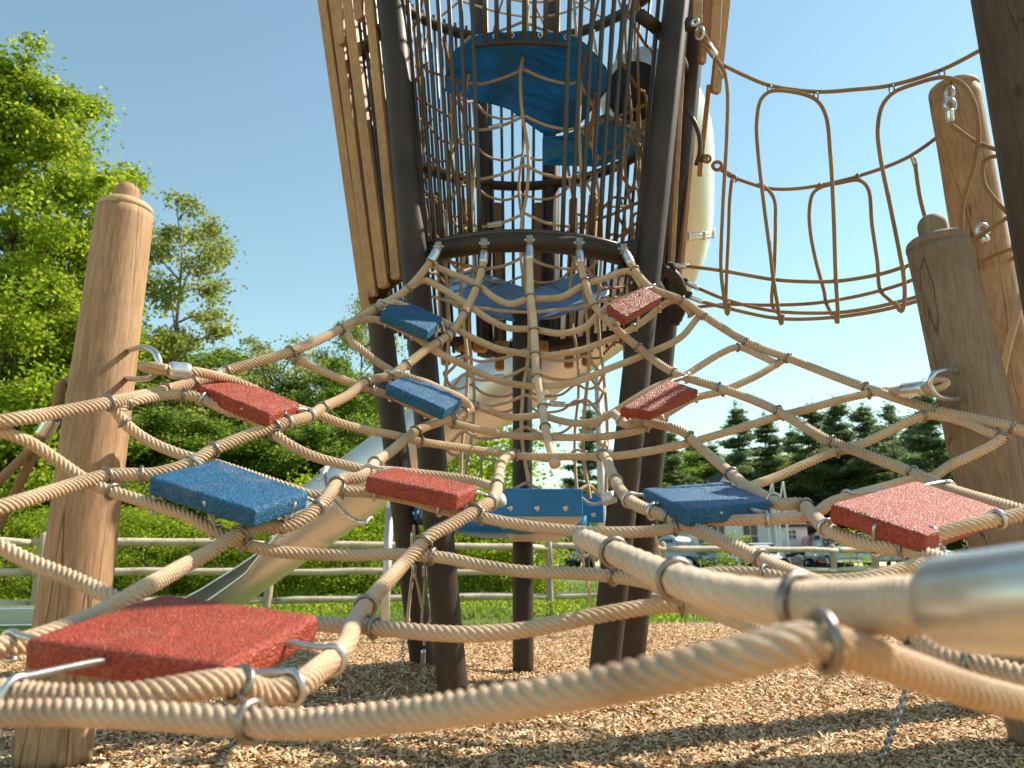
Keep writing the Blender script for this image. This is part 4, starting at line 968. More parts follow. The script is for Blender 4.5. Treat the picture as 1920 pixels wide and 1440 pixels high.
# loose wood chips
N = 260000
D = 1.5 + rng.random(N) ** 1.25 * 7.0
X = (rng.random(N) - .5) * 2 * (.95 * D + .5)
pos = [(x, y) for x, y in zip(X, D) if y < edge_y(x) + .1 * rng.random() and -6.9 < x < 7.9]
pos = np.array(pos); n = len(pos)
Z = np.array([gz(x, y) for x, y in pos])
L = rng.uniform(.005, .016, n) * (1 + .6 * (rng.random(n) < .08)); Wd = rng.uniform(.0022, .0055, n)
an = rng.random(n) * 6.283; ti = rng.normal(0, .38, n); ro = rng.normal(0, .35, n)
ax = np.stack((np.cos(an) * np.cos(ti), np.sin(an) * np.cos(ti), np.sin(ti)), 1)
sd = np.stack((-np.sin(an), np.cos(an), np.zeros(n)), 1); up = np.cross(ax, sd)
sd2 = sd * np.cos(ro)[:, None] + up * np.sin(ro)[:, None]
c0 = np.stack((pos[:, 0], pos[:, 1], Z + .003 + .006 * rng.random(n)), 1)
A = ax * L[:, None]; Bv = sd2 * Wd[:, None]; k = rng.uniform(.5, 1, n)[:, None]
vv = np.stack((c0 - A - Bv * k, c0 + A - Bv, c0 + A * .9 + Bv * k, c0 - A * .92 + Bv), 1).reshape(-1, 3)
tag(link_mesh('wood_chips', np_mesh('wood_chips', vv, np.arange(n * 4).reshape(-1, 4), False), M['chips']), kind='stuff')
# grass blades
N = 90000
D = 5.6 + rng.random(N) ** 1.6 * 17
X = (rng.random(N) - .5) * 2 * (.85 * D + 1)
dens = np.array([noise.noise(Vector((x * .9, y * .9, 2))) for x, y in zip(X, D)])
ok = np.array([y > edge_y(x) - .06 for x, y in zip(X, D)]) & (dens > -.28 + .25 * (rng.random(N) - .5))
X, D, dens = X[ok], D[ok], dens[ok]; n = len(X)
Z = np.array([lawn_z(x, y) - .04 for x, y in zip(X, D)])
h = rng.uniform(.035, .085, n) * (1 + .7 * np.clip(dens, 0, 1)) * np.where(D > 12, 1.3, 1); w = rng.uniform(.004, .008, n) * (1 + D / 12)
an = rng.random(n) * 6.283; le = rng.normal(0, .45, (n, 2)) * h[:, None]
c0 = np.stack((X, D, Z), 1); s_ = np.stack((np.cos(an), np.sin(an), 0 * an), 1) * w[:, None]
top = c0 + np.stack((le[:, 0], le[:, 1], h), 1)
vv = np.stack((c0 - s_, c0 + s_, top), 1).reshape(-1, 3)
tag(link_mesh('grass', np_mesh('grass', vv, np.arange(n * 3).reshape(-1, 3), False), M['grass']), kind='stuff')
# weeds at the foot of the fence
def tuft_field(name, pts, nper, hr, mt):
    V = []
    for x, y in pts:
        k = nper; a = rng.random(k) * 6.283; r_ = rng.random(k) ** .5 * .22
        c = np.stack((x + r_ * np.cos(a), y + r_ * np.sin(a), lawn_z(x, y) - .03 + rng.random(k) * hr), 1)
        e = rng.normal(0, 1, (k, 3)); e /= np.linalg.norm(e, axis=1)[:, None]; f = np.cross(e, rng.normal(0, 1, (k, 3))); f /= np.linalg.norm(f, axis=1)[:, None]
        s = rng.uniform(.012, .03, k)[:, None]
        V.append(np.stack((c - e * s, c + f * s * .6, c + e * s, c - f * s * .6), 1).reshape(-1, 3))
    V = np.concatenate(V)
    return tag(link_mesh(name, np_mesh(name, V, np.arange(len(V)).reshape(-1, 4), False), mt), kind='stuff')
tuft_field('weeds', [(x, 8.7 + x * .28 + 3.2 + rng.normal(0, .5)) for x in np.linspace(-7, 9, 120)] + [(rng.uniform(-6, 8), rng.uniform(8.3, 11)) for _ in range(60)], 90, .2, M['maple'])

# ------------------------------------------------------------------ fence
def fY(u): return 1 / np.interp(u, [-300, 0, 1600, 2200], [.1380, .1290, .0810, .063])
def fpt(u, z):
    Y = fY(u); return np.array(((u - 960) / F * (Y * CP + (z - H) * SP), Y, z))
def fence_run(root, u0, u1, posts, zs):
    for u in posts:
        p = fpt(u, 0); mb = MB()
        c = np.array([p + (0, 0, z) for z in (-.1, .1, .4, .72, .86, .885)]); c[:, 0] += rng.normal(0, .006, 6)
        sweep(mb, c, np.array([.05, .05, .048, .047, .044, .02]), 14); mb.build('fence_post', M['fpost'], root)
    us = [u0] + list(posts) + [u1]
    for z in zs:
        for a, b_ in zip(us[:-1], us[1:]):
            if abs(b_ - a) < 5: continue
            p, q_ = fpt(a, z + rng.normal(0, .008)), fpt(b_, z + rng.normal(0, .008)); d = (q_ - p)
            c = np.array([p + d * t + np.array((0, 0, .012 * math.sin(t * 3) + rng.normal(0, .003))) for t in np.linspace(.0, 1, 12)])
            r_ = .043 + .006 * np.array([noise.noise(Vector((t * 5, a, z * 9))) for t in np.linspace(0, 1, 12)]); r_[0] *= .75; r_[-1] *= .75
            mb = MB(); sweep(mb, c, r_, 14); mb.build('rail', M['rail'], root)
fn = empty('rail_fence', fpt(500, 0), 'long pale three rail log fence crossing the lawn behind the tower', 'fence')
fence_run(fn, -260, 1690, [60, 500, 1031, 1247, 1570, 1648], [.16, .475, .785])
fn2 = empty('rail_fence', fpt(1800, 0), 'short stretch of low log fence at the right, beyond the chips', 'fence')
fence_run(fn2, 1700, 2150, [1780, 2060], [.16, .475])
# low metal chute end at far left
mt_ = empty('metal_trough', WP(20, 1160, 6.4), 'low grey green metal trough edge on the lawn, left of the upright post', 'trough')
p = WP(20, 1152, 6.3); mb = MB(); bx(mb, p[0] - 1.2, p[0] + .32, p[1], p[1] + .5, .03, p[2] + .05); bevel_obj(mb.build('trough_side', M['car_teal'], mt_, smooth=False), .02)
mb = MB(); sweep(mb, catmull([(p[0] - 1.2, p[1] - .02, .05), (p[0] + .3, p[1] - .02, .07)], .1), .016, 10); mb.build('trim_rail', M['ferrule'], mt_)

# ------------------------------------------------------------------ trees
def leaf_quads(ctrs, size, flat=0.0, aspect=.62):
    n = len(ctrs)
    e = rng.normal(0, 1, (n, 3)); e[:, 2] *= (1 - flat); e /= np.linalg.norm(e, axis=1)[:, None]
    g = rng.normal(0, 1, (n, 3)); g[:, 2] *= (1 - flat); f = np.cross(e, g); 
    f /= np.linalg.norm(f, axis=1)[:, None] + 1e-9
    s = (size * rng.uniform(.6, 1.25, n))[:, None]
    return np.stack((ctrs - e * s, ctrs + f * s * aspect, ctrs + e * s, ctrs - f * s * aspect), 1).reshape(-1, 3)
def tree_proto(name, label, cat, hgt, crad, nleaf, lsize, lmat, z0=.22, shape='round', limbs=16, spread=.10, sparse=0, group=None, trunk_r=None, droop=0):
    """unit tree at the origin: tapered trunk with limbs, crown of leaf clumps"""
    root = empty(name, (0, 0, 0), label, cat, group)
    tb = MB(); tr_ = trunk_r or hgt * .017
    c = np.array([(hgt * .02 * math.sin(z * 5 + hgt), hgt * .015 * math.cos(z * 4), z * hgt * .93) for z in np.linspace(0, 1, 16)])
    sweep(tb, c, tr_ * (1 - .85 * np.linspace(0, 1, 16)) * (1 + .6 * np.exp(-np.linspace(0, 1, 16) * 30)), 10)
    tips = []
    for k in range(limbs):
        f = z0 + (.97 - z0) * ((k + .5 * random.random()) / limbs)
        az = k * 2.4 + random.random() * .8
        if shape == 'round': rr = crad * math.sqrt(max(.05, 1 - ((f - .55) / .5) ** 2))
        elif shape == 'cone': rr = crad * (1.05 - f) / (1.05 - z0)
        elif shape == 'tall': rr = crad * (.45 + .55 * math.sin(math.pi * min(1, (1.02 - f) / .62) * .5))
        else: rr = crad * random.uniform(.5, 1)
        rr *= random.uniform(.75, 1.12)
        base = np.array([np.interp(f * hgt, c[:, 2], c[:, i]) for i in range(3)])
        rise = hgt * (.10 - droop) * random.uniform(.5, 1.3)
        end = base + np.array((math.cos(az) * rr, math.sin(az) * rr, rise))
        mid = (base + end) / 2 + np.array((random.uniform(-.1, .1) * rr, random.uniform(-.1, .1) * rr, rise * .15))
        lc = catmull([base, mid, end], rr / 7 + .02)
        sweep(tb, lc, tr_ * .38 * (1 - f * .6) * np.linspace(1, .18, len(lc)), 6)
        for j in range(7 if not sparse else 5):
            t = random.uniform(.3, 1); p0 = lc[int(t * (len(lc) - 1))]
            a2 = az + random.uniform(-1.3, 1.3); l2 = rr * random.uniform(.18, .45)
            p1 = p0 + np.array((math.cos(a2) * l2, math.sin(a2) * l2, hgt * random.uniform(-.035, .06)))
            tc = np.array([p0, (p0 + p1) / 2 + (0, 0, hgt * .008), p1]); sweep(tb, tc, tr_ * .11 * np.array([1, .6, .25]), 5)
            tips.append((p1, t)); tips.append(((p0 + p1) / 2, t))
        tips.append((end, 1))
    tb.build('trunk', M['bark'], root)
    tips = [t for t in tips if random.random() > sparse]
    per = int(nleaf / max(1, len(tips)))
    C = []
    for p, t in tips:
        k = int(per * random.uniform(.4, 1.6)); s = crad * spread * random.uniform(.6, 1.5)
        C.append(p + rng.normal(0, 1, (k, 3)) * (s, s, s * (.42 if shape != 'pine' else .25)))
    C = np.concatenate(C)
    V = leaf_quads(C, lsize, .5, .62 if shape != 'pine' else .2)
    me = np_mesh('crown', V, np.arange(len(V)).reshape(-1, 4), False)
    link_mesh('crown', me, lmat, root)
    return root
def copy_tree(o, parent=None):
    c = o.copy(); COL.objects.link(c); c.parent = parent
    for chd in [x for x in bpy.data.objects if x.parent == o]:
        d = chd.copy(); COL.objects.link(d); d.parent = c
    return c
USED = set()
def place(proto, u, D, s=1.0, rz=0, label=None, group=None, sz=None, z=None):
    x = (u - 960) / F * D * .98
    if proto.name in USED: o = copy_tree(proto)
    else: o = proto; USED.add(proto.name)
    o.location = (x, D, (lawn_z(x, D) - .1) if z is None else z); o.scale = (s, s, sz or s); o.rotation_euler = (0, 0, rz)
    if label: o['label'] = label
    if group: o['group'] = group
    return o
def topz(v, D): return H + D * math.tan(PITCH + math.atan((720 - v) / F))
maple = tree_proto('maple_tree', 'huge bright yellow green maple at the far left, behind the left post', 'tree', 12, 2.5, 120000, .06, M['maple'], .08, 'tall', 56, .085)
place(maple, -75, 15.5, 1.0, .4, sz=(topz(125, 15.5)) / 12.6)
m2 = tree_proto('maple_tree', 'lower bright green maple beside the huge one, behind the left post', 'tree', 7, 1.9, 45000, .055, M['maple'], .06, 'round', 30, .13)
place(m2, 20, 17, 1.0, 1.4, sz=topz(440, 17) / 8)
br_t = tree_proto('branchy_tree', 'sparse yellow green tree with bare twigs, right of the left post', 'tree', 8, 1.9, 16000, .055, M['leafy'], .25, 'loose', 24, .09, .15)
place(br_t, 275, 19, 1.0, 2.2, sz=topz(365, 19) / 8.6)
loose = tree_proto('loose_tree', 'loose pale green tree in the gap between left post and tower', 'tree', 7, 1.6, 18000, .05, M['leafy'], .2, 'round', 24, .12, .1)
place(loose, 515, 22, 1.0, .3, sz=topz(612, 22) / 7.8)
place(loose, 655, 24, .85, 2.0, 'thin tall pale tree just left of the tower', sz=topz(535, 24) / 7.8)
dec = tree_proto('leafy_tree', 'mid green leafy tree in the woods behind the fence, left of the tower', 'tree', 7, 2.1, 45000, .058, M['leaf'], .1, 'round', 30, .11)
wl = 'mid green leafy tree in the woods behind the fence, left of the tower'; wg = 'trees of the left woods'
for u, D, v, s in [(330, 21, 610, 1.0), (455, 25, 700, 1.1), (590, 23, 690, .95), (640, 21, 655, .8), (700, 27, 700, 1.1), (150, 22, 600, 1.1), (90, 19, 640, 1.0), (-120, 20, 500, 1.3), (400, 19, 760, .9), (540, 19.5, 770, .85), (-20, 18, 640, 1.0), (240, 18, 740, .9), (640, 29, 740, 1.2), (320, 28, 640, 1.3)]:
    place(dec, u, D, s, random.random() * 6, wl, wg, sz=topz(v, D) / 7.9)
rw = 'rounded green leafy tree among the pines, behind the parked cars'; rg = 'leafy trees of the right woods'
for u, D, v, s in [(1240, 68, 875, 2.0), (1330, 68, 862, 2.2), (1390, 66, 890, 1.8), (1480, 64, 850, 2.2), (1620, 66, 850, 2.2), (1760, 62, 840, 2.0), (1560, 70, 830, 2.4), (1700, 70, 830, 2.3), (1850, 60, 860, 2.1), (1980, 62, 830, 2.2), (1180, 62, 890, 1.8), (1100, 52, 900, 1.6), (1420, 70, 840, 2.2), (1300, 70, 840, 2.2), (2100, 60, 820, 2.3)]:
    place(dec, u, D, s, random.random() * 6, rw, rg, sz=topz(v, D) / 7.9)
# small bright shrubs near the fence
shr = tree_proto('shrub', 'bright leafy shrub behind the fence', 'shrub', 1.6, .75, 9000, .028, M['maple'], .03, 'round', 18, .22)
sl_ = {'L': ('bright leafy shrub along the wood edge, behind the left part of the fence', 'shrubs at the left wood edge'), 'M': ('bright leafy shrub seen through the tower legs behind the fence', 'shrubs behind the tower')}
for u, D, s, k in [(280, 15.5, 1.1, 'L'), (400, 16, 1.0, 'L'), (500, 15.5, .95, 'L'), (610, 15, 1.2, 'L'), (690, 15.5, 1.2, 'L'), (20, 14.5, 1.1, 'L'), (-120, 14, 1.2, 'L'), (330, 18, 1.6, 'L'), (560, 17.5, 1.5, 'L'), (450, 18, 1.5, 'L'), (230, 17, 1.5, 'L'), (120, 17, 1.5, 'L'), (640, 18, 1.7, 'L'), (880, 15, 1.1, 'M'), (935, 15.5, 1.15, 'M'), (1010, 15, .9, 'M'), (850, 16.5, 1.5, 'M')]:
    place(shr, u, D, s, random.random() * 6, *sl_[k])
place(shr, 900, 24, 2.9, 1, 'big rounded bright bush behind the blue plate, left of the middle pole', sz=3.0)
place(shr, 790, 26, 3.2, 2, 'big rounded bright bush seen between the two left tower legs', sz=3.2)
place(shr, 1405, 66, 2.6, 1, 'bright yellow green bush in front of the right pines, beside the white house', sz=2.6)
sap = tree_proto('sapling', 'young thin leafy sapling by the fence in front of the white house', 'sapling', 2.2, .55, 1500, .035, M['maple'], .3, 'round', 12, .2, .2, trunk_r=.02)
place(sap, 1378, 17, .62, 0); place(sap, 1335, 17.5, .62, 1.2, 'young thin leafy sapling by the fence in front of the dark blue car')
place(sap, 1600, 16, .62, 2.2, 'young leafy sapling by the fence post in front of the silver truck')
# pines
def pine_proto(name, label, hgt, crad, z0, nleaf, seed, twisty=1.0):
    random.seed(seed)
    root = empty(name, (0, 0, 0), label, 'pine')
    tb = MB(); c = np.array([(.15 * math.sin(z * 4 + seed), .15 * math.cos(z * 3), z * hgt) for z in np.linspace(0, 1, 20)])
    sweep(tb, c, hgt * .014 * (1 - .9 * np.linspace(0, 1, 20)), 8)
    C = []; nw = int(15 + hgt)
    for k in range(nw):
        f = z0 + (1 - z0) * k / nw; prof = crad * (1.06 - ((f - z0) / (1 - z0)) ** 2.0) * random.uniform(.55, 1.1)
        base = np.array([np.interp(f * hgt, c[:, 2], c[:, i]) for i in range(3)])
        for j in range(random.choice((1, 2, 2, 3))):
            az = random.random() * 6.283; l = prof * random.uniform(.3, 1.25)
            end = base + np.array((math.cos(az) * l, math.sin(az) * l, l * random.uniform(.0, .42) * twisty))
            lc = catmull([base, (base + end) / 2 - (0, 0, l * .05), end], l / 5 + .02); sweep(tb, lc, np.linspace(.05, .012, len(lc)), 5)
            for q in range(int(5 + l * 3)):
                t = random.uniform(.3, 1.03); p = base + (end - base) * t
                C.append(p + rng.normal(0, 1, (int(nleaf / 900) + 1, 3)) * (.24 + .05 * l, .24 + .05 * l, .085) + (0, 0, .1))
    C.append(c[-1] + rng.normal(0, 1, (60, 3)) * (.2, .2, .5))
    tb.build('trunk', M['bark'], root)
    C = np.concatenate(C); V = leaf_quads(C, .19, .35, .28)
    link_mesh('crown', np_mesh('crown', V, np.arange(len(V)).reshape(-1, 4), False), M['pine'], root); return root
p1 = pine_proto('pine_tree', 'tall dark white pine with flat plumes, right of the woods', 14, 3.0, .28, 26000, 3)
p2 = pine_proto('pine_tree', 'dense dark pine with a pointed crown in the right woods', 13, 2.6, .12, 34000, 11, .8)
p3 = pine_proto('pine_tree', 'thin bare branched pine in the right woods', 13, 2.3, .35, 7000, 23)
pg = 'pines of the right woods'
for pr, u, D, v, s in [(p2, 1270, 62, 815, .8), (p2, 1395, 60, 770, .9), (p2, 1450, 62, 790, 1.0), (p1, 1545, 60, 768, .9), (p1, 1590, 63, 765, 1.0), (p1, 1640, 60, 768, .9), (p3, 1695, 58, 765, .9), (p1, 1770, 52, 735, .85), (p2, 1500, 72, 812, 1.0), (p2, 1310, 74, 830, 1.0), (p2, 1575, 75, 800, 1.1), (p2, 1665, 76, 800, 1.1), (p1, 1740, 66, 790, 1.0), (p1, 1850, 66, 760, 1.0), (p2, 1930, 70, 760, 1.1), (p2, 1345, 68, 838, .8), (p2, 1225, 74, 850, .9), (p1, 2050, 62, 740, 1.0)]:
    lab = {p1: 'tall dark white pine with flat plumes in the right woods', p2: 'dense dark pine with a pointed crown in the right woods', p3: 'thin bare branched pine standing between the denser pines, left of the leaning post'}[pr]
    D0_ = D; place(pr, u, D, s * 1.15, random.random() * 6, lab, None if pr is p3 else pg + (' with flat plumes' if pr is p1 else ' with pointed crowns'), sz=topz(v, D) / (14 if pr is p1 else 13))
pm = place(p2, 1105, 34, .5, 1.0, 'single green conifer seen between the middle pole and the front right leg', sz=topz(775, 34) / 13); pm.pop('group', None)

# ------------------------------------------------------------------ cars
def car(name, label, cat, loc, rz, mt, kind='sedan', group='cars in the parking lot'):
    root = empty(name, (0, 0, 0), label, cat, group)
    L, Wd, Hh = {'sedan': (4.5, 1.78, 1.42), 'suv': (4.7, 1.9, 1.75), 'pickup': (5.5, 1.95, 1.85), 'van': (5.2, 2.0, 2.15)}[kind]
    hb = {'sedan': .82, 'suv': 1.02, 'pickup': 1.08, 'van': 1.12}[kind]
    prof = {'sedan': [(-.5, .42), (-.5, .72), (-.46, hb), (-.28, hb + .05), (-.17, Hh - .04), (.12, Hh), (.27, hb + .03), (.46, hb - .1), (.5, .62), (.5, .4)],
            'suv': [(-.5, .45), (-.5, .95), (-.47, hb + .1), (-.40, Hh - .06), (.02, Hh), (.17, Hh - .06), (.27, hb + .02), (.47, hb - .08), (.5, .7), (.5, .42)],
            'pickup': [(-.5, .55), (-.5, hb), (-.1, hb), (-.085, Hh - .05), (.1, Hh), (.2, hb + .05), (.47, hb - .04), (.5, .75), (.5, .5)],
            'van': [(-.5, .45), (-.5, 1.2), (-.49, Hh - .08), (-.2, Hh), (.2, Hh - .02), (.32, hb + .1), (.47, hb - .15), (.5, .7), (.5, .42)]}[kind]
    pts = catmull([(x * L, 0, z) for x, z in prof], .12)
    zmax = pts[:, 2]
    mb = MB(); V = []; ns = 9; n = len(pts)
    for k, y in enumerate(np.linspace(-1, 1, ns)):
        inset = (abs(y) ** 4)
        for p in pts:
            tuck = np.clip((p[2] - hb) / (Hh - hb), 0, 1) * .16
            V.append((p[0] * (1 - .035 * inset), y * Wd / 2 * (1 - tuck), p[2] - .05 * inset * (p[2] > .6)))
    V = np.array(V); i = np.arange(ns - 1)[:, None]; j = np.arange(n)[None]
    q = np.stack((i * n + j, i * n + (j + 1) % n, (i + 1) * n + (j + 1) % n, (i + 1) * n + j), -1).reshape(-1, 4)
    mb.add(V, [q, np.arange(n)[None], (np.arange(n) + (ns - 1) * n)[::-1][None]])
    o = mb.build('body', mt, root)
    bm = bmesh.new(); bm.from_mesh(o.data); bmesh.ops.recalc_face_normals(bm, faces=bm.faces); bm.to_mesh(o.data); bm.free()
    def zroof(x): 
        up = pts[(pts[:, 2] > .5)]; return float(up[np.argmin(np.abs(up[:, 0] - x)), 2])
    # windscreen, rear and side glass
    fx = {'sedan': (.13, .255), 'suv': (.175, .262), 'pickup': (.11, .19), 'van': (.215, .31)}[kind]
    def glass(xa, xb, sgn, name):
        za, zb2 = zroof(xa * L), zroof(xb * L); mb = MB(); w0 = Wd / 2 * .80; w1 = Wd / 2 * .9
        o_ = np.array((.018 * sgn, 0, .012))
        v = [np.array((xa * L, -w0, za - .02)), np.array((xa * L, w0, za - .02)), np.array((xb * L, w1, zb2 + .02)), np.array((xb * L, -w1, zb2 + .02))]
        v = [p + o_ for p in v] + [p - o_ for p in v]
        mb.add(np.array(v), np.array([[0, 1, 2, 3], [7, 6, 5, 4], [0, 4, 5, 1], [1, 5, 6, 2], [2, 6, 7, 3], [3, 7, 4, 0]])); mb.build(name, M['glass'], root, smooth=False)
    glass(fx[0], fx[1], 1, 'windscreen')
    if kind != 'van': glass({'sedan': -.18, 'suv': -.41, 'pickup': -.084}[kind], {'sedan': -.275, 'suv': -.462, 'pickup': -.098}[kind], -1, 'rear_window')
    x0, x1 = {'sedan': (-.2, .16), 'suv': (-.38, .17), 'pickup': (-.07, .12), 'van': (.02, .22)}[kind]
    for s in (-1, 1):
        mb = MB(); ym = Wd / 2 * .945 * s; yt = Wd / 2 * .865 * s; a = .012 * s
        v = [(x0 * L, ym, hb + .06), (x1 * L + .12, ym, hb + .06), (x1 * L - .1, yt, Hh - .15), (x0 * L + .12, yt, Hh - .15)]
        v = [(x, y + a, z) for x, y, z in v] + [(x, y - a, z) for x, y, z in v]
        mb.add(np.array(v), np.array([[0, 1, 2, 3], [7, 6, 5, 4], [0, 4, 5, 1], [1, 5, 6, 2], [2, 6, 7, 3], [3, 7, 4, 0]])); mb.build('side_window', M['glass'], root, smooth=False)
        mb = MB(); bx(mb, .47 * L, .487 * L, *sorted((s * Wd * .28, s * Wd * .44)), hb - .30, hb - .17); bevel_obj(mb.build('headlight', M['lamp'], root, smooth=False), .02)
        mb = MB(); bx(mb, -.503 * L, -.485 * L, *sorted((s * Wd * .33, s * Wd * .46)), hb - .25, hb - .05); bevel_obj(mb.build('tail_light', M['lampred'], root, smooth=False), .015)
        mb = MB(); bx(mb, .16 * L, .19 * L, *sorted((s * Wd * .5, s * (Wd * .5 + .16))), hb + .05, hb + .2); bevel_obj(mb.build('mirror', mt, root, smooth=False), .03)
        for fxw in (-.30, .31):
            wr = .33 if kind == 'sedan' else .38; ctr = np.array((fxw * L, s * (Wd / 2 - .1), wr))
            wh = link_mesh('wheel', None, None, root) if False else None
            mb = MB(); ax = np.array((0, 1., 0)); sweep(mb, np.array([ctr - ax * .11, ctr - ax * .1, ctr + ax * .1, ctr + ax * .11]), np.array([wr * .9, wr, wr, wr * .9]), 28); tw = mb.build('wheel', M['tyre'], root)
            mb = MB(); sweep(mb, np.array([ctr + ax * s * .10, ctr + ax * s * .116]), wr * .62, 20); mb.build('rim', M['chrome'], tw)
    mb = MB(); bx(mb, .483 * L, .497 * L, -Wd * .26, Wd * .26, hb - .33, hb - .16); bevel_obj(mb.build('grille', M['black'], root, smooth=False), .01)
    mb = MB(); bx(mb, .47 * L, .507 * L, -Wd * .46, Wd * .46, .36, .54); bevel_obj(mb.build('bumper', M['chrome'] if kind == 'pickup' else mt, root, smooth=False), .04)
    if kind == 'pickup':
        mb = MB(); bx(mb, -.485 * L, -.12 * L, -Wd * .42, Wd * .42, hb - .02, hb + .015); mb.build('cargo_bed', M['black'], root, smooth=False)
    for x in [o for o in bpy.data.objects if o.parent == root]: pass
    root.location = loc; root.rotation_euler = (0, 0, rz)
    return root
def lotp(u, D): x = (u - 960) / F * D * .985; return (x, D, lawn_z(x, D) + .01)
car('parked_car', 'silver pickup truck parked behind the fence, right of the tower legs', 'pickup', lotp(1262, 44), R(-50), M['car_silver'], 'pickup')
car('parked_car', 'dark slate blue sedan facing the fence, below the white house', 'car', lotp(1336, 42), R(-97), M['car_navy'], 'sedan')
car('parked_car', 'white sedan partly behind the saplings, right of the dark blue one', 'car', lotp(1420, 43), R(-100), M['car_white'], 'sedan')
car('parked_car', 'silver pickup facing the fence, in front of the red truck', 'pickup', lotp(1560, 38), R(-94), M['car_silver'], 'pickup')
car('parked_car', 'red van standing behind the silver pickup, right of the white house', 'van', lotp(1540, 50), R(-100), M['car_red'], 'van')
car('parked_car', 'dark sedan with red tail lights, seen right of the middle pole', 'car', lotp(1068, 41), R(100), M['car_navy'], 'sedan')
car('parked_car', 'pale green van at the right end of the parking lot', 'van', lotp(1690, 42), R(-80), M['car_teal'], 'van')
# dark motorbike between the cars
mbk = empty('motorbike', lotp(1487, 38), 'dark motorbike parked between the white car and the silver pickup', 'motorbike')
px, py, pz = lotp(1487, 38)
for dx in (-.62, .62):
    mb = MB(); torus(mb, np.array((px + dx, py, pz + .31)), (0, 1, 0), .25, .06, 26, 8); mb.build('wheel', M['tyre'], mbk)
mb = MB(); sweep(mb, catmull([(px - .5, py, pz + .72), (px - .2, py, pz + .78), (px + .15, py, pz + .95), (px + .4, py, pz + .85)], .05), np.linspace(.09, .15, len(catmull([(px - .5, py, pz + .72), (px - .2, py, pz + .78), (px + .15, py, pz + .95), (px + .4, py, pz + .85)], .05))), 14); mb.build('body', M['black'], mbk)
mb = MB(); bx(mb, px - .22, px + .22, py - .12, py + .12, pz + .3, pz + .66); bevel_obj(mb.build('engine', M['clamp'], mbk, smooth=False), .05)
mb = MB(); sweep(mb, catmull([(px + .62, py, pz + .3), (px + .45, py, pz + .8), (px + .38, py, pz + 1.05)], .05), .03, 8); sweep(mb, catmull([(px + .36, py - .33, pz + 1.02), (px + .38, py, pz + 1.07), (px + .36, py + .33, pz + 1.02)], .05), .018, 8); mb.build('fork', M['chrome'], mbk)
# yellow loader beyond the fence
lx, ly, lz = lotp(1040, 46)
ld = empty('yellow_loader', (lx, ly, lz), 'yellow loader machine far beyond the fence, right of the middle pole', 'loader')
mb = MB(); bx(mb, lx - 1.0, lx + .9, ly - .8, ly + .8, lz + .7, lz + 1.5); bevel_obj(mb.build('body', M['yellow'], ld, smooth=False), .12)
mb = MB(); bx(mb, lx - .9, lx + .2, ly - .7, ly + .7, lz + 1.5, lz + 2.5); bevel_obj(mb.build('cab', M['glass'], ld, smooth=False), .08)
mb = MB(); sweep(mb, catmull([(lx + .5, ly, lz + 1.5), (lx + 1.2, ly, lz + 1.9), (lx + 1.9, ly, lz + 1.2)], .1), .14, 8); mb.build('arm', M['yellow'], ld)
mb = MB(); bx(mb, lx + 1.6, lx + 2.3, ly - 1, ly + 1, lz + .8, lz + 1.5); bevel_obj(mb.build('bucket', M['yellow'], ld, smooth=False), .1)
for dx in (-.7, .7):
    for s in (-1, 1):
        c = np.array((lx + dx, ly + s * .8, lz + .5)); mb = MB(); sweep(mb, np.array([c - (0, .2, 0), c + (0, .2, 0)]), .5, 24); mb.build('wheel', M['tyre'], ld)

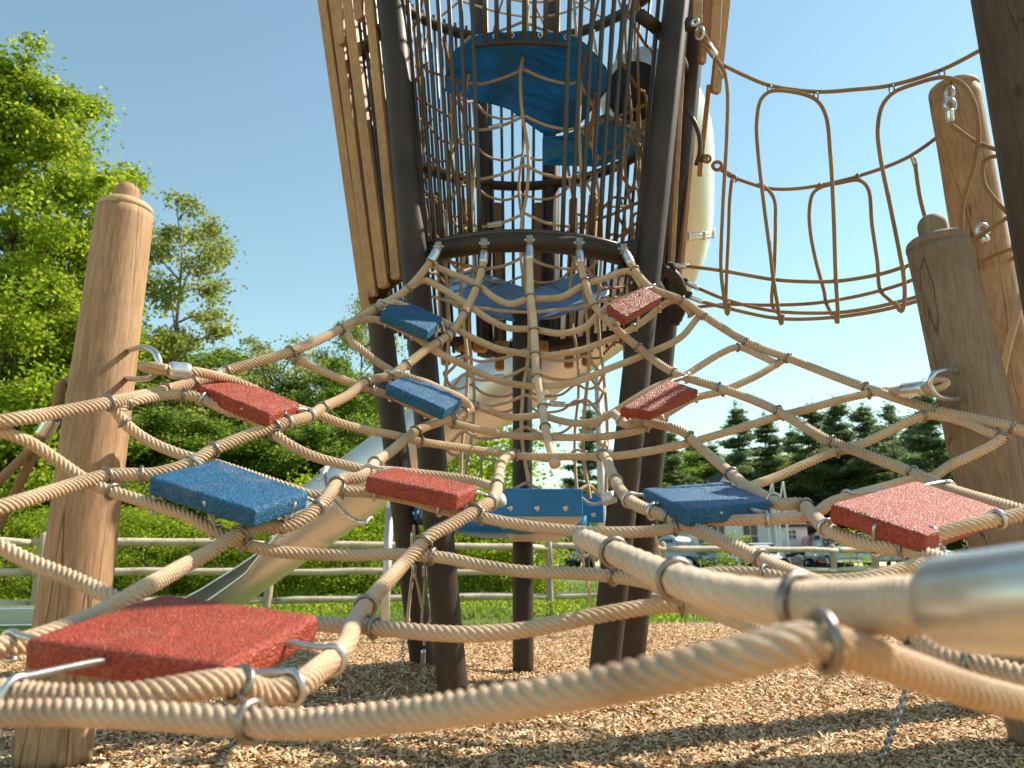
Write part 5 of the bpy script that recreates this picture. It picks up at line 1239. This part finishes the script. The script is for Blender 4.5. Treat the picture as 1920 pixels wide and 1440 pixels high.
# ------------------------------------------------------------------ houses
def house(name, label, u0, u1, D, dep, vw, vr, wins, door=None, gable_side=False, wall='white', shed=None):
    x0 = (u0 - 960) / F * D * .985; x1 = (u1 - 960) / F * D * .985; g = lawn_z(x0, D); zw = topz(vw, D); zr = topz(vr, D)
    root = empty(name, ((x0 + x1) / 2, D, g), label, 'house')
    mb = MB(); bx(mb, x0, x1, D, D + dep, g - .2, zw)
    if gable_side:
        m_ = (x0 + x1) / 2
        mb.add(np.array([(x0, D, zw), (x1, D, zw), (m_, D, zr), (x0, D + dep, zw), (x1, D + dep, zw), (m_, D + dep, zr)]), [np.array([[0, 1, 2], [5, 4, 3]]), np.array([[0, 2, 5, 3], [1, 4, 5, 2]])])
    mb.build('wall', M[wall], root, smooth=False)
    mb = MB(); ov = .3; t = .16
    if gable_side:
        m_ = (x0 + x1) / 2
        for s, xe in ((-1, x0), (1, x1)):
            xo = xe + s * ov; zo = zw - ov * (zr - zw) / (m_ - x0)
            v = [(xo, D - ov, zo), (m_, D - ov, zr + .02), (m_, D + dep + ov, zr + .02), (xo, D + dep + ov, zo)]
            v = v + [(a, b, c + t) for a, b, c in v]
            mb.add(np.array(v), BOXQ)
    else:
        ym = D + dep / 2
        for ye, s in ((D, -1), (D + dep, 1)):
            yo = ye + s * ov; zo = zw - .1
            v = [(x0 - ov, yo, zo), (x1 + ov, yo, zo), (x1 + ov, ym, zr), (x0 - ov, ym, zr)]
            v = v + [(a, b, c + t) for a, b, c in v]
            mb.add(np.array(v), BOXQ)
        mw = MB()
        for xe in (x0, x1): mw.add(np.array([(xe, D, zw), (xe, D + dep, zw), (xe, ym, zr)]), np.array([[0, 1, 2]]))
        mw.build('gable', M[wall], root, smooth=False)
    mb.build('roof', M['roof'], root, smooth=False)
    for (uu, vv, w, h) in wins:
        x = (uu - 960) / F * D * .985; z = topz(vv, D)
        mb = MB(); bx(mb, x - w / 2 - .08, x + w / 2 + .08, D - .06, D + .02, z - h / 2 - .08, z + h / 2 + .08); wf = bevel_obj(mb.build('window', M['white'], root, smooth=False), .01)
        mb = MB()
        for sx in (-1, 1):
            for sz_ in (-1, 1): bx(mb, *sorted((x + sx * .03, x + sx * w / 2)), D - .075, D - .05, *sorted((z + sz_ * .03, z + sz_ * h / 2)))
        mb.build('pane', M['glass'], wf, smooth=False)
    if door:
        uu, w, h = door; x = (uu - 960) / F * D * .985
        mb = MB(); bx(mb, x - w / 2, x + w / 2, D - .05, D + .02, g + .1, g + h); bevel_obj(mb.build('door', M['car_navy'], root, smooth=False), .01)
    return root
BOXQ = np.array([[0, 1, 2, 3], [7, 6, 5, 4], [0, 4, 5, 1], [1, 5, 6, 2], [2, 6, 7, 3], [3, 7, 4, 0]])
house('white_house', 'white clapboard house with small dark windows, behind the parked cars', 1290, 1455, 54, 9, 968, 905, [(1345, 1005, .9, 1.7), (1405, 1005, 1.0, 1.9), (1320, 1005, .9, 1.7)])
house('white_garage', 'low white garage with one small four pane window, right of the white house', 1457, 1512, 53, 6, 985, 944, [(1482, 1002, .55, .55)])
house('white_house', 'small gabled house behind the blue right pad, its peak showing', 1335, 1400, 58, 8, 925, 885, [(1366, 915, .8, .9)], gable_side=True)
house('dark_roofed_shed', 'dark roofed shed at the wood edge, left of the big red pad', 1512, 1570, 60, 5, 975, 945, [], wall='roof')
lan = empty('a_frame_trellis', lotp(1456, 50), 'white pointed trellis posts on the roof ridge by the white house', 'trellis')
for u in (1447, 1468):
    a = WP(u - 7, 948, 49.5); b_ = WP(u, 903, 49.5); c_ = WP(u + 7, 948, 49.5)
    mb = MB(); sweep(mb, catmull([a, b_], .4), .06, 8); sweep(mb, catmull([c_, b_], .4), .06, 8); mb.build('frame', M['white'], lan)
a = lotp(1456, 49.5)
mb = MB()
for u in (1440, 1454, 1461, 1475):
    x = (u - 960) / F * 49.5 * .985; bx(mb, x - .06, x + .06, 49.44, 49.56, a[2] - .1, WP(u, 946, 49.5)[2])
mb.build('post', M['white'], lan, smooth=False)

# ------------------------------------------------------------------ light, sky, camera
SUN_AZ = R(21)                 # from +x (right) towards +y (away)
SUN_EL = R(46)
to_sun = Vector((math.cos(SUN_AZ) * math.cos(SUN_EL), math.sin(SUN_AZ) * math.cos(SUN_EL), math.sin(SUN_EL)))
ld_ = bpy.data.lights.new('sun', 'SUN'); ld_.energy = 5.0; ld_.angle = R(.5); ld_.color = (1, .90, .75)
so = bpy.data.objects.new('sun', ld_); COL.objects.link(so); so.rotation_euler = to_sun.to_track_quat('Z', 'Y').to_euler(); so.location = (10, 10, 20)
w = bpy.data.worlds.new('World'); scene.world = w; w.use_nodes = True
nt = w.node_tree; bg = nt.nodes['Background']; sky = nt.nodes.new('ShaderNodeTexSky'); sky.sky_type = 'NISHITA'
sky.sun_disc = False; sky.sun_elevation = SUN_EL; sky.sun_rotation = math.pi / 2 - SUN_AZ
sky.air_density = 1.25; sky.dust_density = .1; sky.ozone_density = .7; sky.altitude = 50
tint = node(nt, 'ShaderNodeMixRGB', blend_type='MULTIPLY', Fac=1.0); tint.inputs[2].default_value = (.95, 1.03, .86, 1)
nt.links.new(sky.outputs[0], tint.inputs[1]); nt.links.new(tint.outputs[0], bg.inputs['Color']); bg.inputs['Strength'].default_value = .13
cd = bpy.data.cameras.new('camera'); cam = bpy.data.objects.new('camera', cd); COL.objects.link(cam); scene.camera = cam
cd.sensor_width = 36; cd.lens = 36 * F / 1920; cd.clip_end = 2000; cd.clip_start = .02
cam.location = (0, 0, H); cam.rotation_euler = (R(90) + PITCH, 0, 0)
cd.dof.use_dof = True; cd.dof.focus_distance = 3.0; cd.dof.aperture_fstop = cd.lens / 1000 / .0068; cd.dof.aperture_blades = 7
vs = scene.view_settings; vs.view_transform = 'Standard'; vs.look = 'None'; vs.exposure = .72; vs.gamma = 1
scene.cycles.max_bounces = 6; scene.cycles.transparent_max_bounces = 8; scene.cycles.use_denoising = True
scene.cycles.caustics_reflective = False; scene.cycles.caustics_refractive = False
